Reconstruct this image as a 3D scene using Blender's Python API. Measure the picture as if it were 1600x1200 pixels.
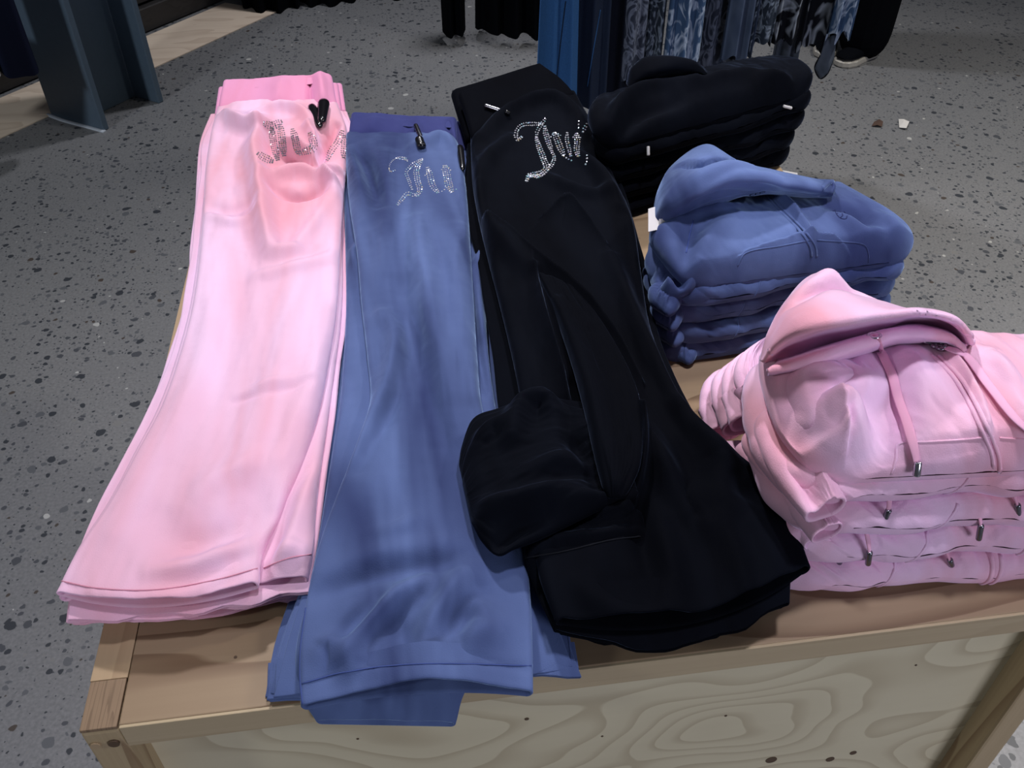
import bpy, bmesh, math, random
import numpy as np
from mathutils import Vector, Matrix
from mathutils.bvhtree import BVHTree

for o in list(bpy.data.objects):
    bpy.data.objects.remove(o, do_unlink=True)
SC = bpy.context.scene
COL = SC.collection

# ------------------------------------------------------------------ camera
F_PX = 1400.0
PITCH = math.radians(41.2)
YAW = math.radians(7.9)
EYE = 1.35                      # camera height above the floor
T = 0.67                        # table top height
cam_d = bpy.data.cameras.new('camera')
cam_d.sensor_fit = 'HORIZONTAL'
cam_d.sensor_width = 36.0
cam_d.lens = F_PX / 1600.0 * 36.0
cam_d.clip_start = 0.02
cam = bpy.data.objects.new('camera', cam_d)
COL.objects.link(cam)
cam.location = (0, 0, EYE)
cam.rotation_euler = (math.pi / 2 - PITCH, 0, -YAW)
SC.camera = cam

# ------------------------------------------------------------------ world, lights, exposure
wd = bpy.data.worlds.new('shop_ambient')
SC.world = wd
wd.use_nodes = True
wd.node_tree.nodes['Background'].inputs['Color'].default_value = (0.80, 0.86, 1.0, 1)
wd.node_tree.nodes['Background'].inputs['Strength'].default_value = 0.10


def area(name, loc, aim, size, power, col, shape='DISK', spread=180):
    d = bpy.data.lights.new(name, 'AREA')
    d.shape = shape
    d.size = size
    d.energy = power
    d.color = col
    d.spread = math.radians(spread)
    o = bpy.data.objects.new(name, d)
    COL.objects.link(o)
    o.location = loc
    o.rotation_euler = (Vector(aim) - Vector(loc)).to_track_quat('-Z', 'Y').to_euler()
    return o


area('ceiling_spot_main', (-0.25, 2.5, 3.3), (0.20, 0.90, T), 0.20, 14.5, (1.0, 0.95, 0.97), spread=75)
area('front_fill_light', (1.9, -2.4, 1.5), (0.30, 0.60, 0.6), 1.2, 60, (0.80, 0.82, 1.0), shape='SQUARE')  # unseen broad fill added to brighten the table front; not an actual window
area('ceiling_spot_table', (0.55, 0.62, 3.3), (0.50, 0.75, T), 0.22, 6.5, (0.88, 0.86, 1.0), spread=60)
area('ceiling_spot_left', (-2.6, -0.4, 2.2), (-1.5, 2.4, 0.3), 0.30, 26, (0.90, 0.95, 1.0), spread=110)
area('ceiling_spot_aisle', (2.5, 1.7, 3.2), (1.8, 1.6, 0), 0.30, 34, (1.0, 0.95, 0.86), spread=90)
area('ceiling_spot_rear', (0.4, 3.7, 3.2), (0.4, 3.2, 0), 0.30, 26, (0.95, 0.95, 1.0), spread=100)

SC.view_settings.view_transform = 'Standard'
SC.view_settings.look = 'None'
SC.view_settings.gamma = 1.0
SC.view_settings.use_curve_mapping = False
SC.view_settings.exposure = -0.46

# ------------------------------------------------------------------ helpers
_cp, _sp, _cy, _sy = math.cos(PITCH), math.sin(PITCH), math.cos(YAW), math.sin(YAW)
RIGHT = np.array([_cy, -_sy, 0.0])
FWD = np.array([_sy * _cp, _cy * _cp, -_sp])
DOWN = np.array([-_sy * _sp, -_cy * _sp, -_cp])
EYEP = np.array([0, 0, EYE])


def ray(u, v):
    d = RIGHT * (u - 800.0) + DOWN * (v - 600.0) + FWD * F_PX
    return d / np.linalg.norm(d)


def at(u, v, z):
    """point of the photograph (1600x1200) on the horizontal plane at height z"""
    d = ray(u, v)
    return EYEP + d * ((z - EYE) / d[2])


def at_y(u, v, y):
    d = ray(u, v)
    return EYEP + d * (y / d[1])


def tag(o, label=None, cat=None, group=None, kind=None):
    if label: o['label'] = label
    if cat: o['category'] = cat
    if group: o['group'] = group
    if kind: o['kind'] = kind
    return o


def empty(name, loc=(0, 0, 0)):
    o = bpy.data.objects.new(name, None)
    COL.objects.link(o)
    o.location = loc
    o.empty_display_size = 0.05
    return o


def put(name, verts, faces, mat, parent=None, smooth=True):
    me = bpy.data.meshes.new(name)
    me.from_pydata([tuple(map(float, v)) for v in verts], [], [tuple(map(int, f)) for f in faces])
    me.update()
    if smooth:
        me.polygons.foreach_set('use_smooth', [True] * len(me.polygons))
    if mat:
        me.materials.append(mat)
    o = bpy.data.objects.new(name, me)
    COL.objects.link(o)
    if parent:
        o.parent = parent
        if parent.parent is None: o.matrix_parent_inverse = Matrix.Translation(parent.location).inverted()
    return o


def put_bm(name, bm, mat, parent=None, smooth=False):
    me = bpy.data.meshes.new(name)
    bm.to_mesh(me)
    bm.free()
    if smooth:
        me.polygons.foreach_set('use_smooth', [True] * len(me.polygons))
    if mat: me.materials.append(mat)
    o = bpy.data.objects.new(name, me)
    COL.objects.link(o)
    if parent:
        o.parent = parent
        if parent.parent is None: o.matrix_parent_inverse = Matrix.Translation(parent.location).inverted()
    return o


def box(name, x0, x1, y0, y1, z0, z1, mat, parent=None, bev=0.002):
    bm = bmesh.new()
    bmesh.ops.create_cube(bm, size=1)
    for v in bm.verts:
        v.co = ((x0 + x1) / 2 + v.co.x * (x1 - x0), (y0 + y1) / 2 + v.co.y * (y1 - y0), (z0 + z1) / 2 + v.co.z * (z1 - z0))
    if bev:
        bmesh.ops.bevel(bm, geom=bm.edges[:], offset=bev, segments=2, affect='EDGES', profile=0.5)
    return put_bm(name, bm, mat, parent)


def spline(P, n=None, ts=None, extra=False):
    """Catmull-Rom through the rows of P, resampled by chord length"""
    P = np.asarray(P, float)
    m = len(P)
    k = np.zeros(m)
    k[1:] = np.cumsum(np.maximum(np.linalg.norm(np.diff(P[:, :3], axis=0), axis=1), 1e-9))
    k /= k[-1]
    if ts is None: ts = np.linspace(0, 1, n)
    ts = np.clip(ts, 0, 1)
    tan = np.zeros_like(P)
    for i in range(m):
        a, b = max(i - 1, 0), min(i + 1, m - 1)
        tan[i] = (P[b] - P[a]) / (k[b] - k[a])
    idx = np.clip(np.searchsorted(k, ts, side='right') - 1, 0, m - 2)
    h = (k[idx + 1] - k[idx])[:, None]
    s = ((ts - k[idx])[:, None]) / h
    h00 = 2 * s**3 - 3 * s**2 + 1
    h10 = s**3 - 2 * s**2 + s
    h01 = -2 * s**3 + 3 * s**2
    h11 = s**3 - s**2
    return h00 * P[idx] + h10 * h * tan[idx] + h01 * P[idx + 1] + h11 * h * tan[idx + 1]


_rng = np.random.RandomState(7)
_tab = _rng.rand(256, 256)


def vnoise(x, y):
    xi = np.floor(x).astype(int); yi = np.floor(y).astype(int)
    fx = x - xi; fy = y - yi
    fx = fx * fx * (3 - 2 * fx); fy = fy * fy * (3 - 2 * fy)
    g = lambda a, b: _tab[a % 256, b % 256]
    return ((g(xi, yi) * (1 - fx) + g(xi + 1, yi) * fx) * (1 - fy) + (g(xi, yi + 1) * (1 - fx) + g(xi + 1, yi + 1) * fx) * fy) * 2 - 1


def fbm(x, y, o=3):
    r = 0; a = 1.0
    for i in range(o):
        r = r + a * vnoise(x * 2**i + 17.3 * i, y * 2**i + 5.1 * i)
        a *= 0.5
    return r


def stroke_field(XY, strokes, zf):
    """fold relief: strokes = (pixel path, amplitude, width, kind); r = ridge, s = fold with one sharp flank (left of the path)"""
    D = np.zeros(len(XY))
    for path, amp, wid, kind in strokes:
        P = np.array([at(u, v, T + (zf(u, v) if callable(zf) else zf))[:2] for u, v in path])
        if len(P) > 2:
            P = spline(np.c_[P, np.zeros(len(P))], 4 * len(P))[:, :2]
        best = np.full(len(XY), 1e9); sd = np.zeros(len(XY)); tt = np.zeros(len(XY))
        seg = np.diff(P, axis=0); L = np.linalg.norm(seg, axis=1); cum = np.r_[0, np.cumsum(L)]
        for i in range(len(seg)):
            d = XY - P[i]
            t = np.clip((d @ seg[i]) / (L[i]**2 + 1e-12), 0, 1)
            q = d - t[:, None] * seg[i]
            dist = np.hypot(q[:, 0], q[:, 1])
            m = dist < best
            best[m] = dist[m]
            cr = seg[i][0] * d[:, 1] - seg[i][1] * d[:, 0]
            sd[m] = np.sign(cr[m])
            tt[m] = ((cum[i] + t * L[i]) / cum[-1])[m]
        taper = np.sin(np.pi * np.clip(0.12 + 0.76 * tt, 0, 1)) ** 0.8
        if kind == 'r':
            f = np.exp(-(best / wid)**2)
        else:
            f = np.where(sd > 0, np.exp(-(best / (0.30 * wid))**2), np.exp(-best / wid))
        D += 2.4 * amp * taper * f
    return D


def slab(name, st, mat, parent=None, nr=120, nc=60, close0=True, close1=False, lip=0.0018, lip0=0.0, strokes=(), bulge=0.0,
         noise=0.0, ns=(6, 3), seed=0, nose=None, dz=0.0, du=0.0, dv=0.0, na=6, wob=0.0, corner=0.0, zs=None, xy=False, ywave=0.0, zwave=0.0, wseed=0.0, bow=0.0):
    """A flattened cloth tube (a leg, a sleeve, a folded body) running through the stations
    (uL, vL, uR, vR, top height above table, thickness)."""
    S = []
    for (a, b, c, d, z, th) in st:
        z = z + dz
        if xy:
            L = np.array([a, b, T + z - th / 2]); R = np.array([c, d, T + z - th / 2])
        else:
            L = at(a + du, b + dv, T + z - th / 2); R = at(c + du, d + dv, T + z - th / 2)
        S.append(np.r_[(L + R) / 2, L, R, th])
    S = np.array(S)
    ts = np.linspace(0, 1, nr)
    length = np.linalg.norm(np.diff(S[:, :3], axis=0), axis=1).sum()
    n0 = nose or S[0, 9] / 2; n1 = nose or S[-1, 9] / 2
    add = []
    if close0: add.append((1 - np.cos(np.linspace(0, np.pi / 2, 9)[:-1])) * n0 / length)
    if close1: add.append(1 - (1 - np.cos(np.linspace(0, np.pi / 2, 9)[:-1])) * n1 / length)
    if add: ts = np.unique(np.clip(np.r_[ts, np.concatenate(add)], 0, 1))
    Q = spline(S, ts=ts)
    L, R, TH = Q[:, 3:6], Q[:, 6:9], np.maximum(Q[:, 9], 0.003)
    e = np.ones(len(ts))
    if close0: e = e * np.sqrt(np.clip(1 - np.clip(1 - ts * length / n0, 0, 1)**2, 0.0004, 1))
    if close1: e = e * np.sqrt(np.clip(1 - np.clip(1 - (1 - ts) * length / n1, 0, 1)**2, 0.0004, 1))
    C = (L + R) / 2
    X = (R - L); W = np.linalg.norm(X, axis=1) / 2; X = X / (2 * W[:, None])
    if wob:
        W = W * (1 + wob * vnoise(ts * 9 + seed * 3.1, ts * 0 + seed))
        C = C + X * (wob * 0.6 * W * vnoise(ts * 7 + seed * 1.7, ts * 0 + 9.2 + seed))[:, None]
    if corner:
        W = W - corner * (1 - np.sqrt(np.clip(1 - np.clip(1 - (1 - ts) * length / (corner * 1.3), 0, 1)**2, 0, 1)))
    # ring parameters
    q = np.linspace(-1, 1, nc)
    ph = np.linspace(0, np.pi / 2, na + 1)[1:]
    rq = []; rt = []
    ring = [(a, 1.0, 0.0) for a in q]                         # flat top
    ring += [(1, math.cos(p), math.sin(p)) for p in ph]        # right edge
    ring += [(1, -math.sin(p), math.cos(p)) for p in ph]
    ring += [(a, -1.0, 0.0) for a in q[::-1]]
    ring += [(-1, -math.cos(p), -math.sin(p)) for p in ph]
    ring += [(-1, math.sin(p), -math.cos(p)) for p in ph[:-1]]
    ring = np.array(ring); n = len(ring)

    def rings(rows, shrink=0.0):
        r = np.maximum(np.minimum(TH[rows] / 2, W[rows] * 0.6) - shrink, 0.0004)
        fl = np.maximum(W[rows] - np.minimum(TH[rows] / 2, W[rows] * 0.6), 0.001)
        r = r * e[rows]
        P = C[rows][:, None, :] + X[rows][:, None, :] * (ring[None, :, 0] * fl[:, None] + ring[None, :, 2] * r[:, None])[:, :, None]
        P[:, :, 2] += ring[None, :, 1] * r[:, None]
        return P
    allr = np.arange(len(ts))
    P = rings(allr)
    up = np.clip(ring[:, 1], 0, 1)[None, :]
    qq = ring[None, :, 0] * np.ones((len(ts), 1)); tt = ts[:, None] * np.ones((1, n))
    disp = bulge * (1 - qq**2) * e[:, None]
    if noise:
        disp = disp + noise * fbm(tt * ns[0] + seed * 7.7, qq * ns[1] + seed * 3.3) * (0.4 + 0.6 * e[:, None])
    if len(strokes):
        zz = zs
        if zs is None:
            mid = np.array([((q_[0] + q_[2]) / 2, (q_[1] + q_[3]) / 2) for q_ in st]); zv = np.array([q_[4] for q_ in st]) + dz + bulge * 0.7

            def zz(u, v):
                w = 1.0 / ((mid[:, 1] - v)**2 + 0.3 * (mid[:, 0] - u)**2 + 60.0)**1.5
                return float((w * zv).sum() / w.sum())
        disp = disp + stroke_field(P[:, :, :2].reshape(-1, 2), strokes, zz).reshape(P.shape[:2]) * e[:, None]
    P[:, :, 2] += disp * up
    if bow:
        bd = C[-1] - C[-4]; bd = bd / np.linalg.norm(bd)
        P += bd[None, None, :] * (bow * (1 - qq**2) * np.clip((tt - 0.6) / 0.4, 0, 1)**2)[:, :, None]
    if ywave: P[:, :, 1] += ywave * vnoise(qq * 4.3 + seed * 2.7, qq * 0 + seed) * tt
    if zwave: P[:, :, 2] += zwave * vnoise(qq * 2.2 + wseed, tt * 1.5 + wseed)
    R_ = [P]
    d_end = P[-1] - rings(np.array([len(ts) - 1]))[0]
    dirv = np.zeros(3); dirv[:] = C[-1] - C[-3]; dirv /= np.linalg.norm(dirv)
    if lip and not close1:
        for sh, back in ((lip * 0.3, -0.0006), (lip * 0.8, -0.0004), (lip, 0.002), (lip, 0.03)):
            K = rings(np.array([len(ts) - 1]), sh)[0] + d_end - dirv * back
            R_.append(K[None])
    if lip0 and not close0:
        d0 = C[0] - C[2]; d0 = d0 / np.linalg.norm(d0)
        dd = P[0] - rings(np.array([0]))[0]
        pre = []
        for sh, back in ((lip0, 0.03), (lip0, 0.002), (lip0 * 0.8, -0.0004), (lip0 * 0.3, -0.0006)):
            pre.append((rings(np.array([0]), sh)[0] + dd - d0 * back)[None])
        R_ = pre + R_
    P = np.concatenate(R_, 0)
    m = len(P)
    V = P.reshape(-1, 3)
    i = np.arange(m - 1)[:, None]; j = np.arange(n)[None, :]; jn = (j + 1) % n
    Fq = np.stack([i * n + j, i * n + jn, (i + 1) * n + jn, (i + 1) * n + j], -1).reshape(-1, 4)[:, ::-1]
    return put(name, V, Fq, mat, parent)


def sheet(name, rows, mat, parent=None, nu=60, nv=60, thick=0.0025, strokes=(), zs=None, noise=0.0, ns=(4, 4), seed=0, px=True):
    """cloth surface through a net of control points (u, v, height above table)"""
    N = []
    for r in rows:
        pts = np.array([at(a, b, T + c) if px else (a, b, c) for a, b, c in r])
        N.append(spline(pts, nu))
    N = np.array(N)
    G = np.stack([spline(N[:, k], nv) for k in range(nu)], 1)     # nv x nu x 3
    if len(strokes):
        D = stroke_field(G[:, :, :2].reshape(-1, 2), strokes, zs if zs is not None else 0.1).reshape(G.shape[:2])
        G[:, :, 2] += D
    if noise:
        a = np.linspace(0, 1, nv)[:, None] + np.zeros((1, nu)); b = np.linspace(0, 1, nu)[None] + np.zeros((nv, 1))
        G[:, :, 2] += noise * fbm(a * ns[0] + seed, b * ns[1] + seed * 2.3)
    V = G.reshape(-1, 3)
    i = np.arange(nv - 1)[:, None]; j = np.arange(nu - 1)[None]
    Fq = np.stack([i * nu + j, i * nu + j + 1, (i + 1) * nu + j + 1, (i + 1) * nu + j], -1).reshape(-1, 4)
    o = put(name, V, Fq, mat, parent)
    if thick:
        md = o.modifiers.new('cloth_thickness', 'SOLIDIFY'); md.thickness = thick; md.offset = 0
    return o


def tube(name, pts, r, mat, parent=None, ns=8, flat=1.0, n=None, caps=True, up=None):
    P = np.asarray(pts, float)
    if n:
        if hasattr(r, '__len__'): r = np.interp(np.linspace(0, 1, n), np.linspace(0, 1, len(P)), r)
        P = spline(P, n)
    m = len(P)
    tg = np.gradient(P, axis=0); tg /= np.linalg.norm(tg, axis=1)[:, None] + 1e-12
    u0 = np.array([0, 0, 1.0]) if up is None else np.asarray(up, float)
    V = []
    rr = r if hasattr(r, '__len__') else [r] * m
    for i in range(m):
        a = np.cross(tg[i], u0)
        if np.linalg.norm(a) < 1e-4: a = np.cross(tg[i], [1, 0, 0])
        a /= np.linalg.norm(a); b = np.cross(a, tg[i])
        for k in range(ns):
            t = 2 * math.pi * k / ns
            V.append(P[i] + rr[i] * (math.cos(t) * a + flat * math.sin(t) * b))
    Fq = [(i * ns + k, i * ns + (k + 1) % ns, (i + 1) * ns + (k + 1) % ns, (i + 1) * ns + k) for i in range(m - 1) for k in range(ns)]
    if caps:
        Fq.append(tuple(range(ns))[::-1]); Fq.append(tuple((m - 1) * ns + k for k in range(ns)))
    return put(name, V, Fq, mat, parent)


_bv = {}


def bvh(objs):
    key = tuple(o.name for o in objs)
    if key not in _bv:
        V = []; Fc = []
        for o in objs:
            k = len(V)
            V += [v.co.copy() for v in o.data.vertices]
            Fc += [tuple(i + k for i in p.vertices) for p in o.data.polygons]
        _bv[key] = BVHTree.FromPolygons(V, Fc)
    return _bv[key]


def hit(objs, u, v):
    """where the sight line of a photograph pixel meets a garment: position and normal on its surface"""
    d = Vector(ray(u, v))
    p, nrm, i, t = bvh(objs).ray_cast(Vector(EYEP), d)
    if p is None:
        best = None
        for z in np.linspace(-0.05, 0.28, 34):
            r_ = bvh(objs).find_nearest(Vector(at(u, v, T + z)))
            if r_[0] is not None and (best is None or r_[3] < best[3]): best = r_
        if best is None or best[3] > 0.03: return None
        p, nrm = best[0], best[1]
    if nrm.dot(d) > 0: nrm = -nrm
    return np.array(p), np.array(nrm)


def on_path(objs, path, n=24, off=0.0):
    P = spline(np.c_[np.array(path, float), np.zeros(len(path))], n)[:, :2]
    out = []
    for u, v in P:
        h = hit(objs, u, v)
        if h is None:
            continue
        out.append(h[0] + h[1] * off)
    return np.array(out)


def seam(name, objs, path, r, mat, parent, n=24, off=0.0, flat=0.6, label=None):
    P = on_path(objs, path, n, off)
    if len(P) < 3: return None
    keep = [P[0]]
    for p in P[1:]:
        if 1e-4 < np.linalg.norm(p - keep[-1]) < 0.06: keep.append(p)
    if len(keep) < 3: return None
    K = np.array(keep)
    K[1:-1] = (K[:-2] + 2 * K[1:-1] + K[2:]) / 4
    o = tube(name, K, r, mat, parent, ns=6, flat=flat)
    if label: o['label'] = label
    return o
# ------------------------------------------------------------------ materials
def new_mat(name):
    m = bpy.data.materials.new(name)
    m.use_nodes = True
    nt = m.node_tree
    return m, nt, nt.nodes['Principled BSDF']


def nd(nt, typ, **kw):
    n = nt.nodes.new(typ)
    for k, v in kw.items():
        if k.startswith('_'): setattr(n, k[1:], v)
        else: n.inputs[k.replace('__', ' ')].default_value = v
    return n


def ramp(nt, stops, interp='LINEAR'):
    r = nt.nodes.new('ShaderNodeValToRGB')
    r.color_ramp.interpolation = interp
    e = r.color_ramp.elements
    while len(e) < len(stops): e.new(0.5)
    for k, (p, c) in enumerate(stops):
        e[k].position = p
        e[k].color = (c, c, c, 1) if not hasattr(c, '__len__') else (*c, 1)
    return r


def mixc(nt, fac, a, b, mode='MIX'):
    m = nt.nodes.new('ShaderNodeMix'); m.data_type = 'RGBA'; m.blend_type = mode
    for s, x in ((0, fac), (6, a), (7, b)):
        if hasattr(x, 'is_linked') or hasattr(x, 'links'): nt.links.new(x, m.inputs[s])
        else: m.inputs[s].default_value = x if s == 0 else (*x, 1)
    return m.outputs[2]


def coords(nt, scale=(1, 1, 1), rot=(0, 0, 0), loc=(0, 0, 0)):
    g = nt.nodes.new('ShaderNodeNewGeometry')
    mp = nt.nodes.new('ShaderNodeMapping')
    mp.inputs['Scale'].default_value = scale
    mp.inputs['Rotation'].default_value = rot
    mp.inputs['Location'].default_value = loc
    nt.links.new(g.outputs['Position'], mp.inputs['Vector'])
    return mp.outputs['Vector']


def velour(name, a, b, sheen_tint, sheen=0.8, sheen_rough=0.35, nap=7.0, bump=0.35, spec=0.1):
    m, nt, p = new_mat(name)
    v = coords(nt, (1.5, 0.30, 0.8))
    n1 = nd(nt, 'ShaderNodeTexNoise', Scale=nap, Detail=3.0, Roughness=0.55, Distortion=0.6)
    nt.links.new(v, n1.inputs['Vector'])
    r = ramp(nt, [(0.36, 0.0), (0.64, 1.0)])
    nt.links.new(n1.outputs['Fac'], r.inputs['Fac'])
    nt.links.new(mixc(nt, r.outputs['Color'], a, b), p.inputs['Base Color'])
    p.inputs['Roughness'].default_value = 0.85
    p.inputs['Specular IOR Level'].default_value = spec
    p.inputs['Sheen Weight'].default_value = sheen
    p.inputs['Sheen Roughness'].default_value = sheen_rough
    p.inputs['Sheen Tint'].default_value = (*sheen_tint, 1)
    n2 = nd(nt, 'ShaderNodeTexNoise', Scale=900.0, Detail=2.0)
    nt.links.new(coords(nt), n2.inputs['Vector'])
    b1 = nd(nt, 'ShaderNodeBump', Strength=bump * 0.35, Distance=0.0012)
    nt.links.new(n2.outputs['Fac'], b1.inputs['Height'])
    n3 = nd(nt, 'ShaderNodeTexNoise', Scale=22.0, Detail=2.0)
    nt.links.new(coords(nt), n3.inputs['Vector'])
    b2 = nd(nt, 'ShaderNodeBump', Strength=bump, Distance=0.006)
    nt.links.new(n3.outputs['Fac'], b2.inputs['Height'])
    nt.links.new(b1.outputs['Normal'], b2.inputs['Normal'])
    nt.links.new(b2.outputs['Normal'], p.inputs['Normal'])
    return m


def plain(name, col, rough=0.6, metal=0.0, spec=0.5, bump=0, bscale=200, var=0.0):
    m, nt, p = new_mat(name)
    p.inputs['Base Color'].default_value = (*col, 1)
    p.inputs['Roughness'].default_value = rough
    p.inputs['Metallic'].default_value = metal
    p.inputs['Specular IOR Level'].default_value = spec
    n = nd(nt, 'ShaderNodeTexNoise', Scale=bscale, Detail=3.0)
    nt.links.new(coords(nt), n.inputs['Vector'])
    if var:
        c2 = tuple(min(1, c * (1 + var)) for c in col); c1 = tuple(c * (1 - var) for c in col)
        nt.links.new(mixc(nt, n.outputs['Fac'], c1, c2), p.inputs['Base Color'])
    if bump:
        b = nd(nt, 'ShaderNodeBump', Strength=bump, Distance=0.002)
        nt.links.new(n.outputs['Fac'], b.inputs['Height'])
        nt.links.new(b.outputs['Normal'], p.inputs['Normal'])
    return m


def floor_mat():
    m, nt, p = new_mat('ground_concrete_with_aggregate')
    pos = coords(nt)
    wn = nd(nt, 'ShaderNodeTexNoise', Scale=38.0, Detail=3.0)
    nt.links.new(pos, wn.inputs['Vector'])
    add = nt.nodes.new('ShaderNodeVectorMath'); add.operation = 'MULTIPLY_ADD'
    nt.links.new(wn.outputs['Color'], add.inputs[0]); add.inputs[1].default_value = (0.016, 0.016, 0.0)
    nt.links.new(pos, add.inputs[2])
    big = nd(nt, 'ShaderNodeTexNoise', Scale=1.3, Detail=4.0)
    nt.links.new(pos, big.inputs['Vector'])
    base = mixc(nt, big.outputs['Fac'], (0.140, 0.144, 0.153), (0.195, 0.195, 0.198))
    fine = nd(nt, 'ShaderNodeTexNoise', Scale=160.0, Detail=4.0)
    nt.links.new(pos, fine.inputs['Vector'])
    fr = ramp(nt, [(0.3, 0.82), (0.7, 1.14)])
    nt.links.new(fine.outputs['Fac'], fr.inputs['Fac'])
    col = mixc(nt, 1.0, base, fr.outputs['Color'], 'MULTIPLY')
    clus = nd(nt, 'ShaderNodeTexNoise', Scale=3.2, Detail=2.0)
    nt.links.new(pos, clus.inputs['Vector'])
    for sc, lo, hi, soft in ((120.0, 0.76, 0.30, 0.10), (62.0, 0.74, 0.36, 0.06), (34.0, 0.86, 0.36, 0.03)):
        vo = nt.nodes.new('ShaderNodeTexVoronoi'); vo.voronoi_dimensions = '2D'
        vo.inputs['Scale'].default_value = sc
        nt.links.new(add.outputs[0], vo.inputs['Vector'])
        sep = nt.nodes.new('ShaderNodeSeparateColor'); nt.links.new(vo.outputs['Color'], sep.inputs[0])
        # only some cells hold a stone; its radius varies
        cl = nt.nodes.new('ShaderNodeMath'); cl.operation = 'MULTIPLY_ADD'
        nt.links.new(clus.outputs['Fac'], cl.inputs[0]); cl.inputs[1].default_value = -0.5; cl.inputs[2].default_value = lo + 0.25
        has = nt.nodes.new('ShaderNodeMath'); has.operation = 'GREATER_THAN'
        nt.links.new(sep.outputs[0], has.inputs[0]); nt.links.new(cl.outputs[0], has.inputs[1])
        rad = nt.nodes.new('ShaderNodeMath'); rad.operation = 'MULTIPLY_ADD'
        nt.links.new(sep.outputs[1], rad.inputs[0]); rad.inputs[1].default_value = hi * 0.6; rad.inputs[2].default_value = hi * 0.5
        sub = nt.nodes.new('ShaderNodeMath'); sub.operation = 'SUBTRACT'
        nt.links.new(rad.outputs[0], sub.inputs[0]); nt.links.new(vo.outputs['Distance'], sub.inputs[1])
        st = nt.nodes.new('ShaderNodeMath'); st.operation = 'MULTIPLY'; st.use_clamp = True
        nt.links.new(sub.outputs[0], st.inputs[0]); st.inputs[1].default_value = 1 / soft
        fac = nt.nodes.new('ShaderNodeMath'); fac.operation = 'MULTIPLY'
        nt.links.new(st.outputs[0], fac.inputs[0]); nt.links.new(has.outputs[0], fac.inputs[1])
        cr = ramp(nt, [(0.0, (0.034, 0.038, 0.046)), (0.30, (0.060, 0.064, 0.074)), (0.58, (0.095, 0.10, 0.11)),
                       (0.88, (0.17, 0.17, 0.17)), (0.955, (0.06, 0.048, 0.042)), (0.985, (0.38, 0.38, 0.37))], 'CONSTANT')
        nt.links.new(sep.outputs[2], cr.inputs['Fac'])
        col = mixc(nt, fac.outputs[0], col, cr.outputs['Color'])
    nt.links.new(col, p.inputs['Base Color'])
    p.inputs['Roughness'].default_value = 0.42
    p.inputs['Specular IOR Level'].default_value = 0.35
    return m


def wood(name, light, dark, scale=(1.2, 9, 9), rings=9.0, line=0.5, rough=0.5, seed=0.0, streak=0.3):
    """pine: contour lines of a stretched noise field give the flat-sawn growth rings"""
    m, nt, p = new_mat(name)
    v = coords(nt, scale, loc=(seed, seed * 1.7, seed * 0.6))
    n = nd(nt, 'ShaderNodeTexNoise', Scale=1.0, Detail=1.6, Roughness=0.45)
    nt.links.new(v, n.inputs['Vector'])
    mul = nt.nodes.new('ShaderNodeMath'); mul.operation = 'MULTIPLY'; mul.inputs[1].default_value = rings
    nt.links.new(n.outputs['Fac'], mul.inputs[0])
    fr = nt.nodes.new('ShaderNodeMath'); fr.operation = 'FRACT'
    nt.links.new(mul.outputs[0], fr.inputs[0])
    r = ramp(nt, [(0.0, 0.0), (0.6, 0.10), (0.93, line), (0.97, line), (1.0, 0.0)])
    nt.links.new(fr.outputs[0], r.inputs['Fac'])
    s = nd(nt, 'ShaderNodeTexNoise', Scale=1.0, Detail=4.0)
    nt.links.new(coords(nt, tuple(a * 14 if a > 3 else a * 3 for a in scale)), s.inputs['Vector'])
    sr = ramp(nt, [(0.35, 0.0), (0.7, streak)])
    nt.links.new(s.outputs['Fac'], sr.inputs['Fac'])
    c = mixc(nt, r.outputs['Color'], light, dark)
    c = mixc(nt, sr.outputs['Color'], c, tuple(0.5 * (a + b) for a, b in zip(light, dark)))
    nt.links.new(c, p.inputs['Base Color'])
    p.inputs['Roughness'].default_value = rough
    p.inputs['Specular IOR Level'].default_value = 0.3
    return m


M = {}
M['floor'] = floor_mat()
M['pine_top'] = wood('pine_top', (0.32, 0.230, 0.140), (0.15, 0.088, 0.048), (1.1, 7.5, 7.5), 13.0, 0.8, seed=2.0)
M['pine_rail'] = wood('pine_rail', (0.44, 0.32, 0.19), (0.30, 0.195, 0.11), (14, 0.9, 14), 4.0, 0.45, seed=1.0)
M['pine_edge'] = wood('pine_edge', (0.50, 0.40, 0.25), (0.36, 0.26, 0.15), (1.0, 14, 24), 5.0, 0.3, seed=4.0)
M['pine_post'] = wood('pine_post', (0.47, 0.36, 0.21), (0.20, 0.115, 0.055), (22, 22, 1.2), 5.0, 0.7, seed=5.0)
M['end_grain'] = wood('end_grain', (0.27, 0.185, 0.112), (0.16, 0.105, 0.062), (160, 6, 6), 6.0, 0.8, seed=3.0)
M['plywood'] = wood('plywood', (0.68, 0.61, 0.42), (0.42, 0.34, 0.21), (3.0, 3.0, 5.6), 16.0, 0.55, seed=8.0, streak=0.10)
M['knot'] = plain('knot', (0.10, 0.062, 0.035), 0.6)
M['pale_plank'] = wood('pale_plank', (0.72, 0.60, 0.48), (0.48, 0.37, 0.28), (3, 9, 9), 4.0, 0.5, seed=6.0)

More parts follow.
